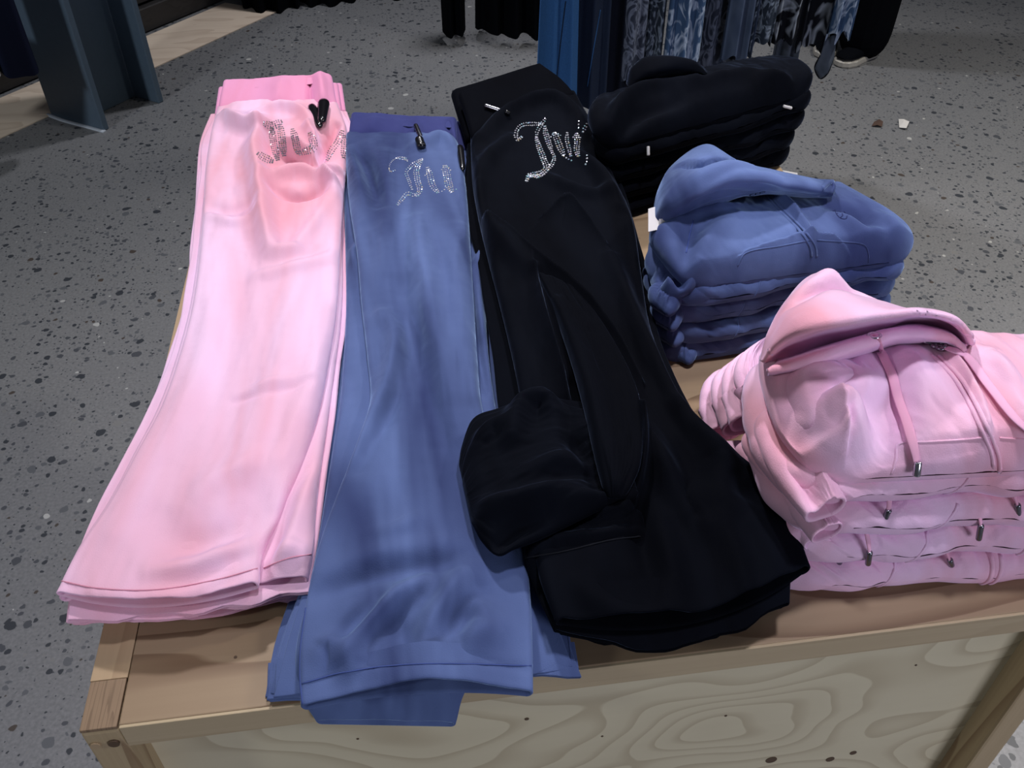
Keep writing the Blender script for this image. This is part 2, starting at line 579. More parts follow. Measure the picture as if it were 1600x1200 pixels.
M['pink'] = velour('pink_velour', (0.78, 0.37, 0.45), (0.86, 0.59, 0.79), (0.86, 0.72, 1.0), 0.7, 0.4, nap=6.0, bump=0.6)
M['pink_rib'] = velour('pink_rib', (0.76, 0.30, 0.46), (0.78, 0.34, 0.55), (0.75, 0.5, 1.0), 0.4, 0.4, bump=0.1)
M['pink_seam'] = plain('pink_seam', (0.66, 0.28, 0.38), 0.8, spec=0.1)
M['blue'] = velour('blue_velour', (0.028, 0.040, 0.118), (0.108, 0.158, 0.335), (0.45, 0.65, 1.0), 0.6, 0.35, nap=6.0, bump=0.6)
M['blue_rib'] = velour('blue_rib', (0.034, 0.040, 0.145), (0.042, 0.050, 0.165), (0.4, 0.5, 1.0), 0.2, 0.4, bump=0.1)
M['blue_seam'] = plain('blue_seam', (0.055, 0.085, 0.25), 0.8, spec=0.1)
M['black'] = velour('black_velour', (0.0022, 0.0026, 0.0042), (0.0036, 0.0045, 0.0075), (0.45, 0.6, 1.0), 0.13, 0.25, spec=0.02)
M['black_rib'] = velour('black_rib', (0.0018, 0.002, 0.0035), (0.0024, 0.003, 0.005), (0.45, 0.6, 1.0), 0.01, 0.3, bump=0.1, spec=0.02)
M['black_seam'] = plain('black_seam', (0.006, 0.007, 0.010), 0.9, spec=0.1)
M['chrome'] = plain('chrome', (0.62, 0.62, 0.66), 0.18, 1.0)
M['gunmetal'] = plain('gunmetal', (0.22, 0.22, 0.25), 0.25, 1.0)
M['tag_black'] = plain('black_plastic', (0.006, 0.006, 0.008), 0.18, spec=0.6)
M['paper'] = plain('white_card', (0.62, 0.60, 0.58), 0.7)
M['steel_paint'] = plain('slate_blue_paint', (0.072, 0.105, 0.145), 0.45, spec=0.4, bump=0.05, bscale=60, var=0.08)
M['grout'] = plain('pale_grout', (0.42, 0.46, 0.52), 0.8, bump=0.4, bscale=80)


def gem_mat(name, k):
    m, nt, p = new_mat(name)
    g = nt.nodes.new('ShaderNodeNewGeometry')
    r = ramp(nt, [(0.0, (0.75, 0.75, 0.80)), (0.55, (0.85, 0.86, 0.92)), (0.72, (0.45, 0.75, 0.80)), (0.84, (0.6, 0.55, 0.85)), (0.93, (0.9, 0.8, 0.6))])
    nt.links.new(g.outputs['Random Per Island'], r.inputs['Fac'])
    for e in r.color_ramp.elements: e.color = (e.color[0] * k, e.color[1] * k, e.color[2] * k, 1)
    nt.links.new(r.outputs['Color'], p.inputs['Base Color'])
    p.inputs['Metallic'].default_value = 0.45
    p.inputs['Roughness'].default_value = 0.12
    return m


M['gem'] = gem_mat('rhinestone', 1.0)
M['gem_smoke'] = gem_mat('smoky_rhinestone', 0.42)
M['pink_cord'] = velour('pink_cord', (0.76, 0.36, 0.48), (0.80, 0.44, 0.60), (0.8, 0.6, 1.0), 0.4, 0.4, bump=0.05)
M['blue_dark'] = plain('navy_thread', (0.02, 0.028, 0.09), 0.8, spec=0.1)
M['dark_plank'] = wood('dark_plank', (0.030, 0.028, 0.028), (0.014, 0.013, 0.013), (3, 9, 30), 4.0, 0.5, seed=7.0)
M['denim'] = plain('mid_blue_denim', (0.022, 0.075, 0.20), 0.85, spec=0.1, bump=0.3, bscale=400, var=0.35)
M['denim_dark'] = plain('dark_denim', (0.010, 0.016, 0.034), 0.85, spec=0.1, bump=0.3, bscale=400, var=0.3)
M['denim_black'] = plain('black_denim', (0.006, 0.008, 0.016), 0.85, spec=0.1, bump=0.3, bscale=400, var=0.3)
M['cloth_black'] = plain('black_cloth', (0.0025, 0.003, 0.0045), 0.9, spec=0.03, bump=0.2, bscale=300)
M['cloth_navy'] = plain('navy_cloth', (0.006, 0.008, 0.020), 0.9, spec=0.05, bump=0.2, bscale=300)
M['wall_dark'] = plain('dark_shop_wall', (0.012, 0.012, 0.013), 0.8, spec=0.1)
M['sole'] = plain('off_white_rubber', (0.40, 0.38, 0.34), 0.6)
M['leaf'] = plain('brown_scrap', (0.06, 0.032, 0.022), 0.8)


def print_mat(name, dark, light, scale, lo, hi, swirl=1.5):
    m, nt, p = new_mat(name)
    v = coords(nt, (1, 1, 0.6))
    w = nd(nt, 'ShaderNodeTexNoise', Scale=scale, Detail=2.0, Distortion=swirl)
    nt.links.new(v, w.inputs['Vector'])
    r = ramp(nt, [(lo, 0.0), ((lo + hi) / 2, 1.0), (hi, 0.0)])
    nt.links.new(w.outputs['Fac'], r.inputs['Fac'])
    nt.links.new(mixc(nt, r.outputs['Color'], dark, light), p.inputs['Base Color'])
    p.inputs['Roughness'].default_value = 0.8
    p.inputs['Specular IOR Level'].default_value = 0.1
    return m


M['pat_grey'] = print_mat('dusky_scroll_print', (0.026, 0.032, 0.052), (0.13, 0.15, 0.21), 22, .44, .62, 2.0)
M['pat_grey2'] = print_mat('grey_scroll_print', (0.022, 0.030, 0.046), (0.19, 0.23, 0.30), 24, .46, .64, 2.0)
M['pat_blue'] = print_mat('pale_blue_flower_print', (0.045, 0.085, 0.17), (0.36, 0.43, 0.56), 24, .46, .68, 1.5)
M['pat_dark'] = print_mat('black_flower_print', (0.005, 0.006, 0.010), (0.24, 0.27, 0.33), 18, .54, .72, 1.0)
M['pat_plain'] = print_mat('plain_dusty_blue', (0.050, 0.070, 0.12), (0.075, 0.10, 0.16), 10, .4, .7, .5)
M['pat_sheer'] = print_mat('sheer_grey_blue', (0.050, 0.062, 0.085), (0.08, 0.095, 0.13), 12, .4, .7, .5)
# ------------------------------------------------------------------ floor
fl = put('floor', [(-6, -2, 0), (8, -2, 0), (8, 9, 0), (-6, 9, 0)], [(0, 1, 2, 3)], M['floor'], smooth=False)
tag(fl, kind='structure')

# ------------------------------------------------------------------ wooden display table
fl_c = at(122, 1144, T); fr_c = at(1735, 936, T)
YF = float((fl_c[1] + at(1500, 965, T)[1]) / 2)
XL = float(fl_c[0]); XR = float(fr_c[0]); YB = 1.40
PW = float(at(183, 1137, T)[0] - XL)          # post / rail width
PD = 0.045
TB = 0.030
table = empty('display_table', ((XL + XR) / 2, (YF + YB) / 2, 0))
tag(table, 'pale pine display table with a plywood front, carrying the folded clothes', 'table')
nboard = 1
by0 = YF; 
bw = (YB - YF) / nboard
for k in range(nboard):
    box('top_board', XL + PW + 0.0006, XR - PW - 0.0006, YF + k * bw + (0.0004 if k else 0), YF + (k + 1) * bw - 0.0004, T - TB, T, M['pine_top'], table, 0.0012)
eb = box('front_edge_strip', XL + PW + 0.001, XR - PW - 0.001, YF - 0.0025, YF + 0.0005, T - TB, T - 0.0008, M['pine_edge'], table, 0.0006)
for x0, x1 in ((XL, XL + PW), (XR - PW, XR)):
    box('side_rail', x0, x1, YF + PD - 0.0022, YB - PD - 0.0005, T - 0.06, T + 0.0003, M['pine_rail'], table, 0.0005)
    for y0 in (YF - 0.002, YB - PD):
        p = box('corner_post', x0, x1, y0, y0 + PD, 0, T - 0.0035, M['pine_post'], table, 0.003)
        box('end_grain_cap', x0 + 0.0006, x1 - 0.0006, y0 + 0.0006, y0 + PD - 0.0006, T - 0.0036, T + 0.0004, M['end_grain'], p, 0.0006)
        if y0 < YF:
            for dx, rr, mm in ((0.24, 0.0042, 'pine_rail'), (0.72, 0.0046, 'knot')):
                bm = bmesh.new()
                bmesh.ops.create_cone(bm, cap_ends=True, segments=18, radius1=rr, radius2=rr, depth=0.003)
                bmesh.ops.rotate(bm, verts=bm.verts, cent=(0, 0, 0), matrix=Matrix.Rotation(math.pi / 2, 3, 'X'))
                bmesh.ops.translate(bm, verts=bm.verts, vec=(x0 + dx * PW, y0 - 0.0004, T - 0.022))
                put_bm('dowel_plug', bm, M[mm], p)
PR = 0.028
box('front_panel', XL + PW, XR - PW, YF + PR, YF + PR + 0.015, 0.0, T - TB, M['plywood'], table, 0.0)
box('side_panel', XL + 0.008, XL + 0.02, YF + PD, YB - PD, 0.0, T - 0.06, M['plywood'], table, 0.0)
box('side_panel', XR - 0.02, XR - 0.008, YF + PD, YB - PD, 0.0, T - 0.06, M['plywood'], table, 0.0)
box('back_panel', XL + PW, XR - PW, YB - 0.03, YB - 0.015, 0.0, T - TB, M['plywood'], table, 0.0)
# small knots and nail holes on the panel and the top
for (u, v, r) in ((1205, 1187, 0.0065), (1297, 1186, 0.005), (1333, 1176, 0.004), (823, 1123, 0.0022), (1134, 1118, 0.0014), (941, 1150, 0.0012), (1431, 1039, 0.0012), (559, 1154, 0.0012)):
    c = at_y(u, v, YF + PR)
    bm = bmesh.new()
    bmesh.ops.create_cone(bm, cap_ends=True, segments=16, radius1=r, radius2=r, depth=0.0012)
    bmesh.ops.rotate(bm, verts=bm.verts, cent=(0, 0, 0), matrix=Matrix.Rotation(math.pi / 2, 3, 'X'))
    bmesh.ops.translate(bm, verts=bm.verts, vec=tuple(c))
    put_bm('knot', bm, M['knot'], table)
c = at(368, 1027, T)
bm = bmesh.new()
bmesh.ops.create_cone(bm, cap_ends=True, segments=10, radius1=0.0014, radius2=0.0014, depth=0.001)
bmesh.ops.translate(bm, verts=bm.verts, vec=tuple(c))
put_bm('nail_hole', bm, M['knot'], table)
# ------------------------------------------------------------------ rhinestone lettering, tags, aglets
def gems(name, objs, paths, parent, size=0.0021, seed=1, mat='gem'):
    """paths: (pixel path, rows, row spacing px, step px)"""
    rnd = random.Random(seed)
    V = []; Fc = []
    for path, rows, gap, step in paths:
        P = np.array(path, float)
        L = np.linalg.norm(np.diff(P, axis=0), axis=1).sum()
        n = max(2, int(L / step))
        S = spline(np.c_[P, np.zeros(len(P))], n)[:, :2]
        tg = np.gradient(S, axis=0); tg /= np.linalg.norm(tg, axis=1)[:, None] + 1e-9
        nm = np.c_[-tg[:, 1], tg[:, 0]]
        for i in range(n):
            t = i / max(1, n - 1)
            for k in range(rows):
                o = (k - (rows - 1) / 2) * gap * (1 if rows < 2 else min(1, 0.45 + 2.4 * min(t, 1 - t)))
                u, v = S[i] + nm[i] * o + np.array([rnd.uniform(-.35, .35), rnd.uniform(-.35, .35)])
                h = hit(objs, u, v)
                if h is None: continue
                c, nn = h
                nn = nn + np.array([rnd.gauss(0, .16), rnd.gauss(0, .16), rnd.gauss(0, .10)]); nn /= np.linalg.norm(nn)
                a = np.cross(nn, [0.3, 0.9, 0.2]); a /= np.linalg.norm(a); b = np.cross(nn, a)
                r = size * rnd.uniform(.8, 1.1) / 2
                k0 = len(V); ns = 6; ph = rnd.random() * 6
                for j in range(ns):
                    th = 2 * math.pi * j / ns + ph
                    V.append(c + r * (math.cos(th) * a + math.sin(th) * b) + nn * 0.0001)
                for j in range(ns):
                    th = 2 * math.pi * (j + .5) / ns + ph
                    V.append(c + 0.55 * r * (math.cos(th) * a + math.sin(th) * b) + nn * r * 0.75)
                for j in range(ns):
                    jn = (j + 1) % ns
                    Fc.append((k0 + j, k0 + jn, k0 + ns + j))
                    Fc.append((k0 + jn, k0 + ns + jn, k0 + ns + j))
                Fc.append(tuple(k0 + ns + j for j in range(ns)))
    o = put(name, V, Fc, M[mat], parent, smooth=False)
    tag(o, 'sparkling clear rhinestones set as gothic letters', kind='stuff')
    return o


def capsule(name, a, b, r0, r1, mat, parent, ns=14):
    a = np.asarray(a, float); b = np.asarray(b, float)
    d = b - a; L = np.linalg.norm(d); d /= L
    ts = [0, 0.0, 0.03, 0.08, 0.5, 0.92, 0.97, 1.0, 1.0]
    rs = [0.02, 0.7, 0.92, 1.0, 1.0, 1.0, 0.92, 0.7, 0.02]
    P = np.array([a + d * L * t for t in ts]); P[0] = a - d * 1e-5; P[-1] = b + d * 1e-5
    R = [rr * (r0 + (r1 - r0) * t) for rr, t in zip(rs, ts)]
    return tube(name, P, R, mat, parent, ns=ns)


def security_tag(parent, objs, p0, p1, r0, r1, lift=0.006, pin=None):
    """black teardrop shop tag lying on the cloth from pixel p0 to p1"""
    h0, h1 = hit(objs, *p0), hit(objs, *p1)
    a = h0[0] + h0[1] * lift; b = h1[0] + h1[1] * lift
    n = 16
    P = np.array([a + (b - a) * t for t in np.linspace(0, 1, n)])
    t = np.linspace(0, 1, n)
    R = (r0 + (r1 - r0) * t) * np.sqrt(np.clip(1 - (2 * np.clip(t, 0, 1) - 1)**8, 0.002, 1))
    return tube('security_tag', P, R, M['tag_black'], parent, ns=14, flat=0.8)


def aglet(parent, objs, p0, p1, r=0.0024, mat='chrome', lift=0.002, name='aglet'):
    h0, h1 = hit(objs, *p0), hit(objs, *p1)
    if h0 is None or h1 is None: return None
    n = h0[1]
    a = h0[0] + n * lift
    d = ray(*p1); t = float(np.dot(a - EYEP, n) / np.dot(d, n)) if abs(np.dot(d, n)) > 0.15 else None
    b = EYEP + d * t if t and np.linalg.norm(EYEP + d * t - a) < 0.08 else h1[0] + h1[1] * lift
    return capsule(name, a, b, r, r, M[mat], parent)


def lerp_st(A, k, n, total0, frac_top, jl, jr, dv, seed):
    return A


def pants_stack(base, n, top_use, mats, seed, label_f, group, hem_dv=0.0, spread=10, waist=None, bow=0.0):
    """the pairs lying under the top one: base stations (uL,vL,uR,vR,z,th) give the outline, z the height left below the top pair"""
    rnd = random.Random(seed)
    out = []
    for k in range(n):
        f1 = 1 - k / n; f0 = 1 - (k + 1) / n
        oL = rnd.uniform(-spread, spread * 0.3); oR = rnd.uniform(-spread * 0.4, spread)
        ph = rnd.uniform(0, 6)
        st = []; st2 = []
        m = len(base)
        ev = rnd.uniform(-10, 8)
        for i, (a, b, c, d, z, th) in enumerate(base):
            w = i / (m - 1)
            sL = oL * (0.6 + 0.6 * math.sin(ph + 3 * w)); sR = oR * (0.6 + 0.6 * math.sin(ph + 1 + 3 * w))
            e = ev * w
            zt = z * f1; t = max(0.004, z / n)
            st.append((a + sL, b + e, c + sR, d + e, zt, t * 0.52))
            st2.append((a + sL + 3, b + e + 1, c + sR - 4 + rnd.uniform(-3, 6), d + e, zt - t * 0.5, t * 0.52))
        p0 = at(base[0][0], base[0][1], T)
        root = empty('sweatpants', tuple(p0))
        tag(root, label_f(k), 'pants', group)
        slab('upper_leg', st, M[mats[0]], root, nr=70, nc=26, close0=False, close1=False, wob=0.03, seed=seed + k, noise=0.0012, ns=(14, 2), bow=bow * rnd.uniform(.5, 1.2), ywave=.004)
        slab('under_leg', st2, M[mats[0]], root, nr=60, nc=20, close0=False, close1=False, wob=0.03, seed=seed + k + 9, noise=0.0008, ns=(12, 2), bow=bow * rnd.uniform(.5, 1.2), ywave=.004)
        if waist:
            ws = [(a + oL * .6, b, c + oR * .6, d, zz * f1, max(0.006, zz / n * 0.95)) for a, b, c, d, zz in waist]
            slab('waistband', ws, M[mats[1]], root, nr=16, nc=22, close0=False, close1=True, lip0=0.0018, noise=0.0006, ns=(2, 4), seed=k)
        out.append(root)
    return out


# ------------------------------------------------------------------ pink sweatpants
PK = [(340, 172, 529, 166, .078, .022), (329, 215, 542, 206, .079, .024), (321, 270, 541, 262, .075, .023), (318, 330, 535, 330, .071, .021),
      (312, 400, 531, 400, .067, .019), (301, 480, 526, 485, .064, .017), (280, 560, 514, 565, .061, .016), (252, 640, 498, 645, .058, .015),
      (215, 712, 474, 722, .055, .014), (172, 790, 441, 800, .053, .013), (120, 865, 410, 868, .051, .012), (88, 927, 405, 915, .049, .011)]
root = empty('sweatpants', tuple(at(400, 500, T)))
tag(root, 'topmost pink velour sweatpants of its pile, crumpled rhinestone lettering by the waistband', 'pants', 'folded pink sweatpants')
SP = [([(395, 182), (440, 172), (470, 178), (484, 190), (488, 202)], .0070, .011, 'r'),
      ([(352, 178), (370, 196), (405, 207), (425, 200)], 0.0096, .010, 'r'),
      ([(407, 190), (408, 210), (400, 240), (405, 275), (412, 330), (418, 370), (432, 400), (462, 398)], 0.0112, .014, 'r'),
      ([(420, 205), (426, 240), (428, 255)], -0.0064, .008, 'r'),
      ([(428, 255), (445, 243), (470, 242), (488, 258)], 0.0128, .010, 'r'),
      ([(440, 252), (470, 250), (490, 268), (505, 275)], -0.0064, .007, 'r'),
      ([(500, 262), (502, 235), (525, 190)], -0.0096, .007, 'r'),
      ([(490, 265), (494, 225), (480, 200)], 0.0080, .007, 'r'),
      ([(420, 285), (455, 272), (500, 275), (530, 300)], 0.0080, .012, 'r'),
      ([(505, 265), (520, 268), (538, 262)], 0.0064, .006, 'r'),
      ([(505, 278), (520, 288), (536, 290)], 0.0064, .006, 'r'),
      ([(430, 300), (470, 305), (510, 290)], -0.0064, .010, 'r'),
      ([(330, 330), (360, 345), (400, 342)], .003, .010, 'r'),
      ([(320, 310), (350, 325), (400, 320)], -.003, .012, 'r'),
      ([(520, 300), (490, 350), (455, 395), (440, 410)], .004, .012, 'r'),
      ([(400, 430), (450, 425), (520, 395)], .004, .012, 'r'),
      ([(390, 380), (370, 450), (345, 560), (330, 640)], -.003, .020, 'r'),
      ([(470, 430), (455, 520), (420, 620), (390, 720)], .004, .020, 'r'),
      ([(505, 480), (485, 600), (450, 700), (430, 780)], .004, .014, 'r'),
      ([(340, 470), (320, 560), (280, 640), (230, 730), (180, 820)], .003, .016, 'r'),
      ([(370, 615), (420, 605), (490, 590)], .0016, .006, 'r'),
      ([(365, 625), (430, 618), (485, 602)], -.0014, .005, 'r'),
      ([(240, 800), (290, 830), (350, 820), (400, 790)], -.004, .020, 'r'),
      ([(240, 880), (300, 870), (350, 855), (390, 845)], .004, .012, 'r'),
      ([(230, 890), (300, 885), (380, 865)], -.003, .008, 'r'),
      ([(300, 780), (350, 740), (420, 720)], .004, .018, 'r'),
      ([(90, 905), (150, 918), (240, 922), (330, 905), (400, 885)], -.0012, .004, 'r')]
up = slab('upper_leg', PK, M['pink'], root, nr=300, nc=150, close0=False, strokes=SP, bulge=.004, noise=.0016, ns=(9, 3), seed=3, lip=.0022, bow=.014)
PK2 = [(342, 180, 531, 172, .060, .02), (331, 215, 544, 210, .058, .02), (324, 270, 542, 265, .055, .02), (316, 330, 537, 330, .053, .019), (309, 400, 536, 400, .052, .018),
       (297, 480, 534, 485, .050, .017), (276, 560, 525, 565, .049, .016), (247, 640, 514, 645, .048, .016), (210, 712, 503, 722, .047, .015),
       (168, 790, 494, 800, .046, .014), (118, 868, 489, 868, .044, .012), (93, 935, 482, 905, .040, .010)]
ul = slab('under_leg', PK2, M['pink'], root, nr=160, nc=90, close0=False, bulge=.002, noise=.0014, ns=(10, 3), seed=5,
          strokes=[([(500, 740), (470, 800), (440, 870)], .006, .012, 'r'), ([(430, 880), (460, 868), (485, 872)], .006, .012, 'r'), ([(455, 800), (430, 850), (410, 900)], -.004, .01, 'r')], lip=.0022)
wb = slab('waistband', [(349, 131, 519, 122, .086, .014), (347, 142, 521, 132, .085, .014), (344, 155, 524, 150, .083, .016), (342, 168, 527, 163, .080, .017), (341, 178, 528, 172, .074, .012)],
          M['pink_rib'], root, nr=40, nc=90, close0=False, close1=True, lip0=.002, noise=.0007, ns=(2, 5), seed=2,
          strokes=[([(484, 122), (484, 145), (486, 175)], -.0038, .005, 'r'), ([(500, 120), (504, 145), (506, 165)], .006, .010, 'r'), ([(440, 125), (438, 150), (436, 170)], .004, .016, 'r'), ([(400, 128), (398, 150), (396, 168)], -.0012, .014, 'r')])
security_tag(root, [up, wb], (506, 158), (498, 200), .0105, .0065, .010)
security_tag(root, [up, wb], (487, 170), (497, 204), .0075, .006, .006)
GP = [([(412, 193), (425, 196), (440, 190)], 4, 3.4, 3), ([(424, 200), (428, 225), (434, 250)], 4, 3.2, 3), ([(403, 240), (414, 247), (426, 252)], 4, 3.4, 3),
      ([(438, 195), (441, 220), (444, 243)], 4, 3.2, 3), ([(457, 202), (462, 220), (466, 240)], 4, 3.2, 3), ([(484, 208), (489, 220), (489, 232), (478, 236), (468, 240)], 4, 3.4, 3),
      ([(535, 205), (528, 222), (518, 235), (511, 250)], 3, 4, 3.2), ([(538, 212), (537, 230), (536, 246)], 3, 3.4, 3)]
gems('rhinestone_lettering', [up, wb], GP, root, .0027, 4, 'gem_smoke')
seam('hem_stitching', [up], [(97, 908), (150, 919), (240, 922), (330, 908), (402, 888)], .0006, M['pink_seam'], root, 40, off=.0005)
seam('hem_stitching', [ul], [(412, 888), (450, 872), (486, 866)], .0006, M['pink_seam'], root, 16, off=.0005)

pants_stack([(336, 180, 532, 176, .045, .01), (320, 222, 545, 214, .045, .01), (312, 280, 545, 270, .043, .01), (307, 340, 540, 335, .042, .01), (300, 410, 538, 405, .041, .01),
             (288, 490, 535, 488, .040, .01), (266, 570, 526, 568, .039, .01), (237, 650, 515, 648, .038, .01), (200, 722, 504, 724, .037, .01), (160, 798, 495, 802, .036, .01),
             (125, 880, 490, 868, .034, .01), (112, 968, 484, 924, .031, .01)],
            4, None, ('pink', 'pink_rib'), 11,
            lambda k: ['pink sweatpants second from the top of the pink pile', 'pink sweatpants third from the top of the pink pile', 'pink sweatpants fourth from the top of the pink pile', 'lowest pink sweatpants of the pile, lying on the table board'][k],
            'folded pink sweatpants', spread=18, bow=.008, waist=[(346, 140, 524, 134, .045), (343, 160, 527, 155, .045), (340, 182, 530, 176, .04)])

# ------------------------------------------------------------------ blue sweatpants
BK = [(541, 216, 716, 226, .078, .022), (541, 260, 724, 262, .077, .023), (546, 320, 731, 318, .073, .021), (558, 400, 736, 395, .069, .019), (565, 480, 741, 480, .065, .018),
      (574, 560, 746, 560, .062, .017), (578, 630, 754, 640, .060, .016), (557, 700, 774, 710, .058, .015), (527, 775, 800, 785, .056, .014), (500, 850, 820, 860, .054, .013),
      (480, 935, 829, 935, .051, .012), (468, 1020, 832, 1010, .048, .011), (470, 1104, 833, 1082, .040, .010)]
root = empty('sweatpants', tuple(at(640, 600, T)))
tag(root, 'topmost slate blue velour sweatpants, its flared hem hanging over the table front', 'pants', 'folded blue sweatpants')
SB = [([(550, 222), (575, 260), (595, 320)], -.005, .011, 'r'), ([(546, 225), (560, 280), (570, 340)], .004, .010, 'r'),
      ([(660, 228), (690, 216), (714, 232)], .006, .014, 'r'), ([(620, 230), (625, 290), (628, 360), (632, 450)], -.004, .016, 'r'),
      ([(600, 240), (610, 330), (606, 420)], .003, .016, 'r'), ([(650, 340), (660, 420), (675, 500), (700, 600), (720, 680)], .006, .017, 'r'),
      ([(632, 440), (645, 520), (665, 600), (690, 690)], -.005, .016, 'r'), ([(720, 350), (712, 420), (722, 520), (740, 620)], .004, .012, 'r'),
      ([(600, 490), (618, 520), (608, 600), (580, 660), (555, 710)], .006, .012, 'r'), ([(625, 560), (615, 620), (590, 670), (560, 730)], -.004, .010, 'r'),
      ([(500, 920), (560, 902), (640, 885), (715, 878)], -.006, .014, 'r'), ([(510, 898), (580, 880), (660, 868), (720, 862)], .004, .014, 'r'),
      ([(505, 1020), (515, 1012), (540, 1030), (548, 1040)], .006, .012, 'r'), ([(548, 1040), (560, 1000), (600, 960), (660, 915)], .007, .010, 'r'),
      ([(535, 1020), (550, 985), (590, 945)], -.005, .010, 'r'), ([(570, 1020), (610, 975), (650, 940)], -.005, .012, 'r'),
      ([(650, 1030), (680, 985), (710, 930), (730, 890)], .006, .012, 'r'), ([(620, 980), (640, 1010), (650, 1040)], -.004, .012, 'r'),
      ([(690, 1010), (720, 970), (750, 930)], -.005, .012, 'r'), ([(720, 1010), (750, 1000), (780, 980)], .005, .012, 'r'), ([(740, 940), (752, 960), (748, 975)], .004, .010, 'r'),
      ([(590, 835), (615, 835), (650, 815)], .003, .010, 'r'),
      ([(470, 1068), (540, 1050), (650, 1038), (832, 1040)], -.0012, .004, 'r'),
      ([(760, 1075), (640, 1080), (590, 1092)], .004, .02, 'r')]
up = slab('upper_leg', BK, M['blue'], root, nr=320, nc=150, close0=False, strokes=SB, bulge=.004, noise=.0016, ns=(9, 3), seed=13, lip=.0024, bow=-.007)
BK2 = [(540, 224, 718, 232, .056, .018), (538, 262, 735, 265, .055, .018), (538, 320, 748, 330, .054, .018), (540, 400, 757, 390, .052, .017), (541, 480, 760, 470, .05, .016),
       (537, 560, 763, 550, .049, .016), (530, 640, 775, 640, .047, .015), (519, 710, 790, 710, .046, .015), (508, 780, 806, 780, .045, .014), (496, 855, 815, 850, .043, .013),
       (480, 940, 815, 930, .038, .012), (462, 1020, 790, 1015, .030, .012), (470, 1085, 730, 1075, .012, .010), (494, 1127, 712, 1131, -.012, .009)]
ul = slab('under_leg', BK2, M['blue'], root, nr=200, nc=100, close0=False, bulge=.002, noise=.0016, ns=(10, 3), seed=15, lip=.0024,
          strokes=[([(735, 345), (752, 380), (742, 440), (752, 520)], .005, .008, 'r'), ([(745, 420), (738, 470), (745, 530), (760, 610)], -.004, .006, 'r'), ([(560, 380), (552, 400), (560, 420)], .004, .008, 'r')])
wb = slab('waistband', [(549, 182, 714, 190, .084, .014), (547, 195, 714, 204, .083, .015), (545, 210, 715, 220, .081, .016), (542, 222, 716, 231, .074, .012)],
          M['blue_rib'], root, nr=40, nc=90, close0=False, close1=True, lip0=.002, noise=.0006, ns=(2, 4), seed=6,
          strokes=[([(635, 185), (640, 205), (648, 228)], -.003, .012, 'r'), ([(700, 190), (702, 205), (704, 220)], -.0025, .004, 'r'), ([(585, 185), (580, 210)], .003, .014, 'r')])
aglet(root, [wb, up], (651, 199), (660, 221), .0040, 'gunmetal', .004, 'security_pin')
security_tag(root, [wb, up], (656, 218), (660, 234), .0062, .0068, .004)
security_tag(root, [ul, up, wb], (716, 228), (722, 268), .006, .004, .002)
GB = [([(617, 266), (609, 268), (609, 258), (615, 250), (628, 246), (637, 252)], 1, 4, 2.6), ([(622, 247), (632, 248), (637, 251)], 2, 3, 2.6),
      ([(660, 249), (650, 254), (640, 262), (635, 270), (638, 280), (642, 290), (644, 296)], 2, 3.5, 3), ([(659, 251), (651, 264), (652, 280), (656, 298), (650, 306)], 3, 3.6, 2.8),
      ([(654, 305), (645, 305), (636, 303), (628, 312), (621, 320)], 2, 4, 2.8), ([(668, 262), (672, 275), (676, 290), (684, 300)], 3, 4, 2.8), ([(664, 274), (669, 266)], 1, 3, 3),
      ([(695, 259), (698, 272), (701, 288), (706, 300)], 4, 3.4, 2.8), ([(686, 301), (694, 297), (696, 292)], 1, 3, 3), ([(690, 265), (697, 259), (704, 266)], 1, 3, 3), ([(706, 300), (713, 296)], 1, 3, 3)]
gems('rhinestone_lettering', [up, wb], GB, root, .0025, 5)
seam('hem_stitching', [up], [(472, 1068), (540, 1050), (650, 1038), (830, 1040)], .0006, M['blue_seam'], root, 44, off=.0005)
seam('side_seam', [up], [(478, 950), (470, 1010), (469, 1060), (473, 1100)], .0009, M['blue_seam'], root, 24)
pants_stack([(541 - 2, 222, 720, 236, .036, .01), (537, 262, 728, 265, .036, .01), (538, 320, 738, 320, .036, .01), (539, 400, 748, 400, .036, .01), (538, 480, 755, 480, .034, .01), (532, 560, 762, 560, .033, .01),
             (522, 640, 778, 640, .032, .01), (512, 710, 790, 710, .03, .01), (503, 780, 812, 780, .028, .01), (490, 855, 832, 850, .027, .01), (470, 930, 850, 920, .027, .01), (443, 1010, 870, 985, .024, .01), (424, 1095, 893, 1050, .012, .01)],
            3, None, ('blue', 'blue_rib'), 23,
            lambda k: ['blue sweatpants second from the top of the blue pile', 'blue sweatpants third from the top of the blue pile', 'lowest blue sweatpants of the pile, corner of its hem showing at the right'][k],
            'folded blue sweatpants', spread=14, waist=[(552, 190, 722, 196, .042), (548, 210, 724, 218, .042), (543, 232, 726, 240, .038)])

